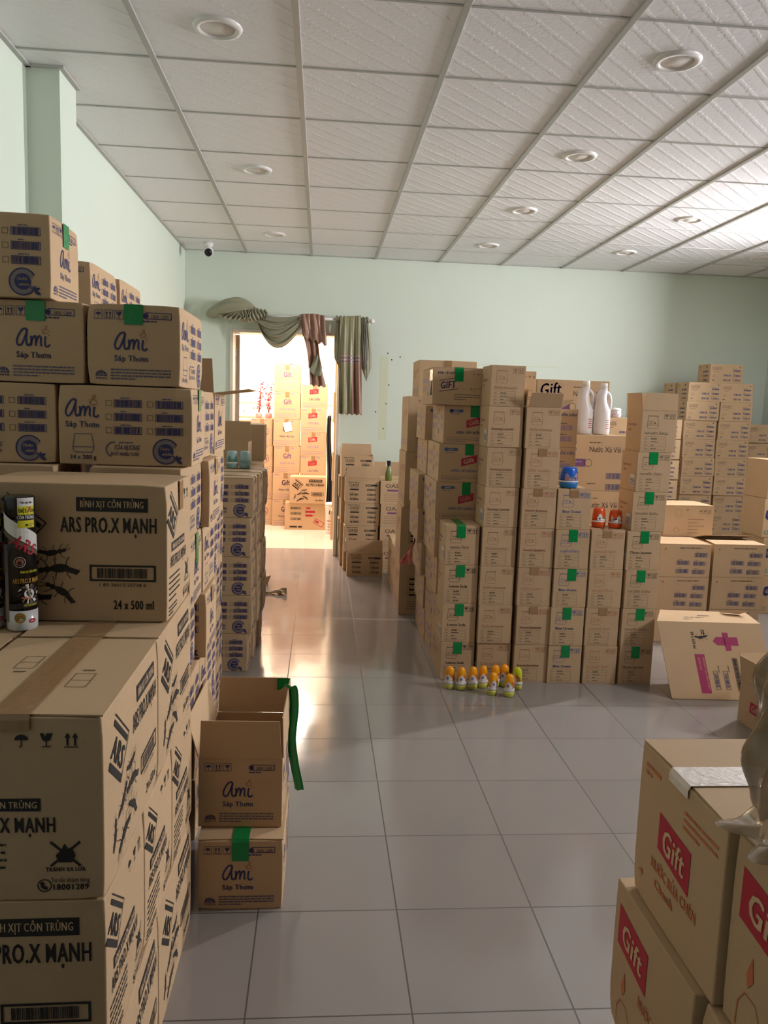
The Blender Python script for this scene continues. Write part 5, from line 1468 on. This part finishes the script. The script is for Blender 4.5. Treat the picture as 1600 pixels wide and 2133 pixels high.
def gel_tub(loc, rz, w, h, label, base, shell, leaf, seed=0, group=None):
    """squat air-freshener tub: waisted base, rim, sloping shell, paper label"""
    t = empty('gel_tub', loc, rz); tag(t, label, 'air freshener', group)
    r = w / 2; sy = 0.82
    bm = bmesh.new(); lathe(bm, [(r * 0.80, 0), (r * 0.92, h * 0.02), (r * 1.0, h * 0.22), (r * 1.0, h * 0.28)], 28, sy=sy); bm_ob('base', bm, base, t)
    bm = bmesh.new(); lathe(bm, [(r * 1.03, h * 0.28), (r * 1.04, h * 0.33), (r * 1.0, h * 0.345)], 28, sy=sy); bm_ob('rim', bm, M_WHITE if leaf else base, t)
    prof = [(r * 0.97, h * 0.345), (r * 0.93, h * 0.6), (r * 0.86, h * 0.85), (r * 0.80, h * 0.95), (r * 0.66, h * 0.99), (r * 0.3, h)]
    bm = bmesh.new(); lathe(bm, prof, 28, sy=sy); sh_ = bm_ob('shell', bm, shell, t)
    if leaf:
        p = Pad(w, h)
        for i in range(10):
            a = -0.9 + 1.8 * i / 9; hh = (0.20 + 0.14 * math.sin(i * 0.9 + seed)) * h
            if i < 9: p.poly(leaf, [(a * r * 0.8, h * 0.37), ((a + 0.2) * r * 0.8, h * 0.37), ((a + 0.2) * r * 0.8, h * 0.37 + hh), (a * r * 0.8, h * 0.37 + hh)])
        p.lay = 1
        for i in range(3): p.disc(('navy', 'orange', 'teal')[(i + seed) % 3], (-0.4 + 0.4 * i) * r, h * (0.46 + 0.05 * (i % 2)), r * 0.13, 10)

        def fn(x, y):
            k = (y / h - 0.345) / 0.6; rr = r * (0.97 - 0.13 * k); a = -PI / 2 + x / (r * 0.9)
            return Vector((rr * math.cos(a), sy * rr * math.sin(a), y)), Vector((math.cos(a), math.sin(a) / sy, 0.1)).normalized()
        surf_patch('paper_label', fn, p, sh_, 0.0012)
    return t


M_SKY = plain('blue_gel_plastic', (30, 92, 190), 0.2, vary=0.05)
M_SKYD = plain('blue_base_plastic', (44, 124, 196), 0.25, vary=0.05)
M_ORG = plain('orange_gel_plastic', (214, 84, 32), 0.22, vary=0.05)
M_TEAL = plain('pale_teal_plastic', (150, 178, 180), 0.3, vary=0.06)
M_TEALD = plain('teal_base_plastic', (128, 160, 160), 0.3, vary=0.06)
gel_tub((1.325, 4.115, 5 * SH + 0.0055), R(8), 0.104, 0.112, 'bright blue gel tub standing on the blue-tub column', M_SKYD, M_SKY, 'lav', 1)
gel_tub((1.512, 4.135, 4 * SH + 0.0055), R(20), 0.080, 0.106, 'orange gel tub with fruit label, the one touching the blue-tub column', M_ORG, M_ORG, 'white', 0, 'orange gel tubs')
gel_tub((1.596, 4.110, 4 * SH + 0.0055), R(-12), 0.074, 0.098, 'orange gel tub with violet label, the one toward the end column', M_ORG, M_ORG, 'white', 2, 'orange gel tubs')
for i, (x, lab) in enumerate(((-0.452, 'pale teal gel tub on the dim barcode stack, nearest the doorway side'), (-0.528, 'pale teal gel tub on the dim barcode stack, middle of three'), (-0.632, 'pale teal gel tub on the dim barcode stack, half hidden behind the near pile'))):
    gel_tub((x, 4.795, 5 * BH + 0.0058), R(10 * i), 0.070, 0.104, lab, M_TEALD, M_TEAL, 'teal' if i else None, i, 'pale teal gel tubs')
t = empty('small_tub', (2.115, 5.60, 7 * 0.1815 + 0.1717)); tag(t, 'small white tub with violet print on a carton behind the end column', 'tub')
bm = bmesh.new(); lathe(bm, [(0.030, 0), (0.041, 0.006), (0.045, 0.03), (0.041, 0.048)], 24); bm_ob('body', bm, plain('tub_lilac', (206, 196, 206), 0.35, vary=0.05), t)
bm = bmesh.new(); lathe(bm, [(0.0425, 0.048), (0.042, 0.06), (0.034, 0.067), (0.01, 0.069)], 24); bm_ob('lid', bm, M_WHITE, t)
p = Pad(0.1, 0.06)
for i in range(6): p.disc('lav', -0.035 + 0.014 * i, 0.02 + 0.008 * (i % 3), 0.005, 8)
surf_patch('printed_band', lambda x, y: (Vector((0.0445 * math.sin(x / 0.0445), -0.0445 * math.cos(x / 0.0445), y)), Vector((math.sin(x / 0.0445), -math.cos(x / 0.0445), 0))), p, t)

# yellow and orange gel sticks standing on the floor
M_YEL = plain('yellow_green_base', (206, 206, 92), 0.25, vary=0.04)
M_AMB = plain('amber_shell', (240, 158, 20), 0.22, vary=0.05)
M_RING = plain('white_ring', (216, 212, 206), 0.3, vary=0.02)
sticks = [(0.704, 3.955, 5, 'first from the aisle'), (0.763, 3.940, 30, 'second from the aisle'), (0.826, 3.952, 28, 'third from the aisle'), (0.884, 3.972, 30, 'fourth from the aisle'),
          (0.952, 3.985, 20, 'behind the one turned askew'), (0.915, 3.868, 42, 'turned askew, standing out in front'), (1.004, 3.995, 10, 'directly behind the frontmost one'),
          (0.995, 3.842, 12, 'frontmost of all'), (1.063, 3.950, -40, 'all yellow, farthest from the aisle')]
for i, (x, y, a, lab) in enumerate(sticks):
    t = empty('gel_stick', (x, y, 0), R(a)); tag(t, 'amber and yellow gel stick on the floor, ' + lab, 'air freshener', 'gel sticks on the floor')
    bm = bmesh.new(); lathe(bm, [(0.018, 0), (0.025, 0.003), (0.0285, 0.020), (0.0285, 0.030)], 24, sy=0.8); bm_ob('base', bm, M_YEL, t)
    bm = bmesh.new(); lathe(bm, [(0.0295, 0.030), (0.030, 0.036), (0.0275, 0.044), (0.025, 0.048)], 24, sy=0.8); bm_ob('ring', bm, M_RING, t)
    bm = bmesh.new(); lathe(bm, [(0.0258, 0.046), (0.0262, 0.07), (0.0245, 0.092), (0.0195, 0.110), (0.0115, 0.119), (0.003, 0.121)], 24, sy=0.8); sh_ = bm_ob('shell', bm, M_AMB if i != 8 else plain('lime_shell', (206, 210, 40), 0.22), t)
    p = Pad(0.06, 0.12)
    for j in range(8):
        xa = -0.034 + 0.0052 * j; hh = 0.018 + 0.022 * (1 - abs(j - 3) / 4)
        p.poly('white', [(xa, 0.044), (xa + 0.0052, 0.044), (xa + 0.0052, 0.044 + hh), (xa, 0.044 + hh)])
    for j in range(6): p.poly('orange', [(0.002 + 0.004 * j, 0.050), (0.006 + 0.004 * j, 0.050), (0.006 + 0.004 * j, 0.085 - 0.003 * j), (0.002 + 0.004 * j, 0.085 - 0.003 * j)])
    p.lay = 1; p.disc('lav', -0.018, 0.062, 0.008, 10)

    def fs_(x, y):
        rr = 0.0268 - 0.00006 * max(0, y - 0.07) * 1000 * 0.9 if y > 0.07 else 0.0268; a_ = -PI / 2 + x / 0.026
        return Vector((rr * math.cos(a_), 0.8 * rr * math.sin(a_), y)), Vector((math.cos(a_), math.sin(a_) / 0.8, 0.1)).normalized()
    surf_patch('paper_label', fs_, p, sh_)

# white handled jugs
M_JUG = plain('white_jug_plastic', (214, 208, 206), 0.32, sss=0.0, vary=0.02)
for x, y, lab, sc in ((1.580, 4.690, 'white handled jug on the large carton, the taller one', 1.0), (1.688, 4.685, 'white handled jug on the large carton, the one toward the end column', 0.965)):
    t = empty('handled_jug', (x, y, 4 * 0.334), R(3)); tag(t, lab, 'jug', 'white jugs'); t.scale = (sc, sc, sc)
    prof = [(0, 0.046, 0.036, 0), (0, 0.053, 0.042, 0.006), (0, 0.0545, 0.043, 0.03), (0, 0.054, 0.043, 0.11), (-0.0005, 0.0525, 0.042, 0.150), (-0.006, 0.0440, 0.040, 0.175), (-0.0105, 0.0375, 0.039, 0.200), (-0.0115, 0.0335, 0.037, 0.225), (-0.009, 0.0320, 0.034, 0.250),
            (-0.002, 0.0290, 0.029, 0.267), (0.002, 0.0235, 0.0235, 0.280), (0.003, 0.0215, 0.0215, 0.286), (0.003, 0.0235, 0.0235, 0.288), (0.003, 0.0235, 0.0235, 0.291)]
    bm = bmesh.new(); rings = []
    for cx, rx, ry, z in prof: rings.append([bm.verts.new((cx + rx * math.cos(2 * PI * k / 32), ry * math.sin(2 * PI * k / 32), z)) for k in range(32)])
    for a, b in zip(rings, rings[1:]):
        for k in range(32): f = bm.faces.new((a[k], a[(k + 1) % 32], b[(k + 1) % 32], b[k])); f.smooth = True
    bm.faces.new(rings[0][::-1]); bm.faces.new(rings[-1]); jb = bm_ob('body', bm, M_JUG, t)
    bm = bmesh.new(); pts = catmull([(0.012, 0, 0.268), (0.032, 0, 0.257), (0.046, 0, 0.236), (0.0505, 0, 0.205), (0.0495, 0, 0.175), (0.044, 0, 0.150), (0.034, 0, 0.128)], 6)
    tube(bm, pts, [0.011] * len(pts), 12); bm_ob('handle', bm, M_JUG, t)
    bm = bmesh.new(); lathe(bm, [(0.0205, 0.291), (0.0205, 0.316), (0.019, 0.319)], 28, cx=0.003); bm_ob('cap', bm, M_WHITE, t)
    p = Pad(0.05, 0.08)
    for i in range(5): strip_rect(p, 'pink' if i % 2 else 'red', 0.012 + 0.003 * (i % 2), 0.04 + 0.012 * i, 0.026, 0.004, 5)
    surf_patch('printed_panel', lambda x, y: (Vector((0.0545 * math.cos(-PI / 2 + x / 0.048), 0.0432 * math.sin(-PI / 2 + x / 0.048), y)), Vector((math.cos(-PI / 2 + x / 0.048), math.sin(-PI / 2 + x / 0.048), 0))), p, jb)

# spray cans on the near pile
CR = 0.0315


def cyl_fn(x, y):
    a = -PI / 2 + x / CR
    return Vector((CR * math.cos(a), CR * math.sin(a), y)), Vector((math.cos(a), math.sin(a), 0))


M_CAN = plain('black_can_lacquer', (24, 23, 24), 0.18, spec=0.6, vary=0.0)
M_CANW = plain('white_can_lacquer', (206, 206, 206), 0.2, spec=0.6, vary=0.0)
for (x, y, a, lab) in ((-0.642, 1.738, 22, 'black spray can with yellow shield label, in full view on the near pile'), (-0.716, 1.742, 35, 'black spray can cut off by the picture edge on the near pile')):
    t = empty('spray_can', (x, y, 3 * AH + 0.0005), R(a)); tag(t, lab, 'spray can', 'spray cans on the near pile')
    bm = bmesh.new(); lathe(bm, [(CR * 0.9, 0), (CR, 0.004), (CR, 0.045)], 40); bm_ob('base', bm, M_CANW, t)
    bm = bmesh.new(); lathe(bm, [(CR, 0.045), (CR, 0.238), (CR * 0.97, 0.243)], 40); cn = bm_ob('can', bm, M_CAN, t)
    bm = bmesh.new(); lathe(bm, [(CR * 0.97, 0.243), (CR * 0.98, 0.288), (CR * 0.90, 0.292)], 40); bm_ob('cap', bm, M_DARK, t)
    p = Pad(0.2, 0.3)
    strip_rect(p, 'black', -0.05, 0.045, 0.1, 0.012, 14, lambda q: 0.012 * q); strip_rect(p, 'white', -0.06, 0.162, 0.12, 0.034, 16, lambda q: 0.072 * (1 - q)); strip_rect(p, 'grey', -0.06, 0.150, 0.12, 0.010, 16, lambda q: 0.072 * (1 - q))
    p.lay = 1
    p.push(0.001, 0.184, -31); p.text('red', 'ARS', 0, -0.006, 0.027, 1, fit=0.058, anchor='c', shear=0.2); p.pop()
    for q in ((0.0, 0.292, 0.0), ): pass
    strip_rect(p, 'white', -0.006, 0.272, 0.036, 0.018, 8); strip_rect(p, 'yellow', -0.006, 0.226, 0.036, 0.046, 8); p.poly('yellow', [(-0.006, 0.226), (0.012, 0.216), (0.030, 0.226)])
    p.lay = 2; p.text('black', 'Vòi xịt dài', 0.012, 0.278, 0.005, 1, fit=0.024, anchor='c'); p.text('black', 'DIỆT', 0.0045, 0.259, 0.008, 1, fit=0.017, anchor='c'); p.text('red', '7', 0.0155, 0.258, 0.013, 1, anchor='c', shear=0.2); p.text('black', 'LOẠI', 0.025, 0.259, 0.008, 1, fit=0.012, anchor='c')
    strip_rect(p, 'black', -0.010, 0.242, 0.042, 0.012, 9); p.lay = 3; p.text('white', 'CÔN TRÙNG', 0.011, 0.245, 0.0075, 1, fit=0.036, anchor='c'); p.disc('black', 0.012, 0.232, 0.0025, 10); p.scrib('moss', 0.016, 0.233, 0.01, 2, 0.004, 0.0012, 3)
    p.lay = 1; p.ring('white', -0.004, 0.152, 0.0115, 0.0105, n=24); p.disc('pink', -0.004, 0.152, 0.008, 16); p.lay = 2; p.disc('black', -0.004, 0.150, 0.0045, 10)
    p.lay = 1; p.text('yellow', 'BÌNH XỊT CÔN TRÙNG', 0.017, 0.128, 0.005, 1, fit=0.04, anchor='c'); p.text('gold', 'ARS PRO.X MẠNH', 0.012, 0.106, 0.011, 1, fit=0.062, anchor='c')
    for k in range(14):
        a_ = 2 * PI * k / 14
        p.poly('grey' if k % 2 else 'white', [(0.014, 0.082), (0.014 + (0.022 - 0.005 * (k % 3)) * math.cos(a_ - 0.15), 0.082 + 0.022 * math.sin(a_ - 0.15)), (0.014 + 0.024 * math.cos(a_ + 0.12), 0.082 + 0.022 * math.sin(a_ + 0.12))])
    p.disc('white', 0.014, 0.082, 0.011, 16)
    p.lay = 2; p.bug('black', 0.004, 0.090, 0.010, 20); p.bug('black', 0.020, 0.094, 0.008, 160); p.bug('flame', 0.006, 0.073, 0.013, 5)
    p.text('yellow', 'HIỆU QUẢ NHANH', 0.017, 0.0555, 0.004, 1, fit=0.03, anchor='c')
    p.disc('gold', -0.006, 0.030, 0.0115, 24); p.lay = 3; p.ring('moss', -0.006, 0.030, 0.0098, 0.0092, n=24); p.scrib('moss', -0.013, 0.033, 0.014, 3, 0.004, 0.0016, 4); p.lay = 2
    p.disc('red', 0.020, 0.022, 0.0075, 18, 0.0048); p.lay = 3; p.scrib('white', 0.0155, 0.0212, 0.009, 1, 0.01, 0.0022, 5)
    surf_patch('printed_label', cyl_fn, p, cn, 0.0004)
    bm = bmesh.new(); slab(bm, -0.0035, 0.0035, -0.0015, 0.0015, 0.02, 0.19); q = bm_ob('spray_straw', bm, M_STEEL, t); q.location = (CR * math.cos(R(-152)) * 1.05, CR * math.sin(R(-152)) * 1.05, 0)

# green spray bottle
t = empty('trigger_spray_bottle', (0.612, 7.03, 4 * 0.2035 + 0.0005), R(15)); tag(t, 'green spray bottle with black trigger head beside the doorway stack', 'spray bottle')
bm = bmesh.new(); lathe(bm, [(0.028, 0), (0.032, 0.004), (0.032, 0.05), (0.026, 0.085), (0.016, 0.115), (0.012, 0.125), (0.012, 0.13)], 24); bm_ob('bottle', bm, plain('green_bottle_plastic', (132, 146, 84), 0.15, trans=0.35, vary=0.03), t)
bm = bmesh.new(); lathe(bm, [(0.0145, 0.128), (0.0145, 0.145)], 16); slab(bm, -0.02, 0.014, -0.010, 0.010, 0.145, 0.178, bev=0.004); th_ = bm_ob('trigger_head', bm, M_DARK, t)
bm = bmesh.new(); slab(bm, -0.030, -0.022, -0.006, 0.006, 0.128, 0.162, bev=0.002); bm_ob('trigger', bm, M_WHITE, th_)

# ------------------------------------------------------------------ loose bits
M_BAG = plain('clear_beige_film', (150, 128, 98), 0.18, spec=0.7, trans=0.25, alpha=0.82, vary=0.08, scale=14, bump=0.5)
t = empty('plastic_bag', (0.722, 0.965, 3 * DH + 0.012)); tag(t, 'crumpled beige plastic bag standing on the red-flag cartons at the picture edge', 'bag')


def bag(u, v):
    th = 2 * PI * u
    rad = (0.112 + 0.012 * math.sin(3 * v)) * (1.0 - 0.12 * v if v < 0.5 else 0.94 - 0.7 * ((v - 0.5) / 0.5) ** 1.2)
    if v < 0.10: rad *= 0.80 + 2.0 * v
    k = 1 + 0.07 * math.sin(7 * th + 6 * v) + 0.05 * math.sin(13 * th - 11 * v) + 0.05 * math.sin(23 * v + 3 * th)
    return Vector((rad * k * math.cos(th), rad * k * 0.85 * math.sin(th), 0.004 + 0.42 * v + 0.01 * math.sin(5 * th) * v))


sheet('film', bag, 80, 46, M_BAG, t, 0.0)
bm = bmesh.new(); bmesh.ops.create_uvsphere(bm, u_segments=24, v_segments=14, radius=0.085, matrix=Matrix.Translation((0.0, 0, 0.12)) @ Matrix.Diagonal((1.0, 0.8, 1.3, 1))); bm_ob('contents', bm, plain('bag_contents', (130, 104, 74), 0.7, vary=0.1), t, True)


def skirtf(u, v):
    th = R(150) + R(110) * u
    rr = 0.108 + 0.045 * v * (0.7 + 0.5 * math.sin(u * 17))
    return Vector((rr * math.cos(th), 0.85 * rr * math.sin(th), 0.04 - 0.03 * v ** 0.6 + 0.007 * math.sin(u * 23 + v * 6) * (1 - v)))


sheet('bag_corner', skirtf, 40, 10, M_BAG, t, 0.0)

t = empty('paper_scrap', (-0.325, 6.02, 0), R(8)); tag(t, 'crumpled beige paper wrapper lying in the lit aisle', 'paper')


def scrap(u, v):
    x = -0.085 + 0.17 * u; w = 0.012 + 0.05 * max(0, u - 0.35) ** 0.7 + 0.012 * max(0, 0.25 - u)
    return Vector((x, (v - 0.5) * 2 * w, 0.012 + 0.055 * max(0, u - 0.3) * (1 - (2 * v - 1) ** 2) + 0.008 * math.sin(u * 17 + v * 11)))


sheet('wrapper', scrap, 30, 14, plain('wrapper_paper', (196, 180, 148), 0.5, vary=0.08), t, 0.001)
sheet('twist', lambda u, v: Vector((-0.085 - 0.05 * u, (v - 0.5) * 0.06 * u, 0.010 + 0.02 * u * abs(math.sin(v * 9)))), 10, 12, plain('wrapper_paper', (196, 180, 148)), t, 0.001)
bm = bmesh.new(); vs = [(-0.03, 0, 0), (0.035, 0.0, 0), (0.06, 0.004, 0.075), (-0.028, 0.002, 0.045)]
a = [bm.verts.new(q) for q in vs]; b = [bm.verts.new((q[0], q[1] + 0.004, q[2])) for q in vs]
bm.faces.new(a[::-1]); bm.faces.new(b)
for i in range(4): bm.faces.new((a[i], a[(i + 1) % 4], b[(i + 1) % 4], b[i]))
q = tag(bm_ob('cardboard_scrap', bm, KRAFT), 'torn scrap of cardboard propped by the lit row of cartons', 'scrap'); q.location = (-0.44, 6.35, 0)
rp2 = catmull([(0.628, 5.06, 0.66), (0.622, 5.045, 0.60), (0.600, 5.035, 0.54), (0.585, 5.03, 0.50), (0.575, 5.02, 0.46)], 8)
pr = sheet('plastic_ribbon', lambda u, v: rp2[min(len(rp2) - 1, int(round(v * (len(rp2) - 1))))] + Vector((0.0 - 0.055 * (u - 0.3) * (0.2 + 1.3 * v * v), -0.012 * math.sin(u * 7 + v * 9) - 0.02, 0.012 * math.sin(u * 9 + v * 5))), 10, len(rp2) - 1, plain('pink_film', (214, 120, 116), 0.3, vary=0.1), None, 0.0008)
tag(pr, 'scrap of pink plastic ribbon hanging on the red-flag stack', 'ribbon')

# lit room: blossom branches, white pail, dark cloth
M_BLOS = plain('red_blossom', (206, 56, 72), 0.5, vary=0.1); M_TWIG = plain('twig', (150, 74, 62), 0.6)
for i, (x, lab) in enumerate(((-0.76, 'artificial red blossom branch in a pot on the ring-marked cartons'), (-0.645, 'artificial red blossom branch, the one half behind the violet-lettered column'))):
    t = empty('blossom_branch', (x, 9.78, 4 * 0.3225)); tag(t, lab, 'artificial plant', 'red blossom branches')
    bm = bmesh.new(); lathe(bm, [(0.03, 0), (0.04, 0.012), (0.042, 0.05), (0.034, 0.07)], 18); bm_ob('pot', bm, plain('pink_pot', (232, 150, 150), 0.4), t)
    rr = random.Random(i + 2); bmt = bmesh.new(); bmb = bmesh.new()
    for k in range(5):
        a = rr.uniform(0, 6.28); l = rr.uniform(0.22, 0.36); sp_ = rr.uniform(0.02, 0.055)
        pts = [(sp_ * math.cos(a) * q ** 1.4 + 0.008 * math.sin(8 * q + k), sp_ * math.sin(a) * q ** 1.4, 0.06 + l * q) for q in (0, 0.25, 0.5, 0.75, 1.0)]
        tube(bmt, pts, 0.003, 6)
        for q in pts[1:]:
            for _ in range(3): bmesh.ops.create_icosphere(bmb, subdivisions=1, radius=rr.uniform(0.006, 0.011), matrix=Matrix.Translation(Vector(q) + Vector((rr.uniform(-0.02, 0.02), rr.uniform(-0.02, 0.02), rr.uniform(-0.02, 0.03)))))
    tw = bm_ob('twigs', bmt, M_TWIG, t, True); tag(bm_ob('blossoms', bmb, M_BLOS, tw, True), None, None, None, 'stuff')
t = empty('paint_pail', (0.150, 9.05, 0)); tag(t, 'white pail with black lettering on the floor inside the doorway', 'pail')
bm = bmesh.new(); lathe(bm, [(0.070, 0), (0.074, 0.01), (0.082, 0.30), (0.086, 0.31), (0.086, 0.33)], 28); pb = bm_ob('body', bm, M_WHITE, t)
bm = bmesh.new(); lathe(bm, [(0.088, 0.33), (0.088, 0.352), (0.08, 0.358)], 28); bm_ob('lid', bm, M_WHITE, t)
p = Pad(0.2, 0.3); p.text('black', 'Lix', -0.005, 0.235, 0.045, 1, fit=0.08, anchor='c', shear=0.2); strip_rect(p, 'red', -0.07, 0.15, 0.14, 0.008, 10); p.scrib('pink', -0.06, 0.11, 0.11, 3, 0.03, 0.008, 3)
surf_patch('printed_label', lambda x, y: (Vector(((0.0745 + 0.026 * y) * math.sin(x / 0.08), -(0.0745 + 0.026 * y) * math.cos(x / 0.08), y)), Vector((math.sin(x / 0.08), -math.cos(x / 0.08), 0))), p, pb, 0.0012)
t = empty('hung_cloth', (0.105, 9.33, 0.30)); tag(t, 'black cloth hanging down beside the small red-flag cartons inside the doorway', 'cloth')
sheet('cloth', lambda u, v: Vector((-0.030 + 0.075 * u * (0.55 + 0.45 * (1 - v)) + 0.01 * math.sin(v * 6), 0.015 * math.sin(u * 14 + v * 3), 1.05 * v)), 24, 24, plain('black_cloth', (34, 34, 44), 0.8), t, 0.004)
bm = bmesh.new(); tube(bm, [(-0.005, 0, 1.05), (-0.004, 0.0, 1.09), (0.0, 0.03, 1.10)], 0.004, 8); bm_ob('cloth_hook', bm, M_STEEL, t)
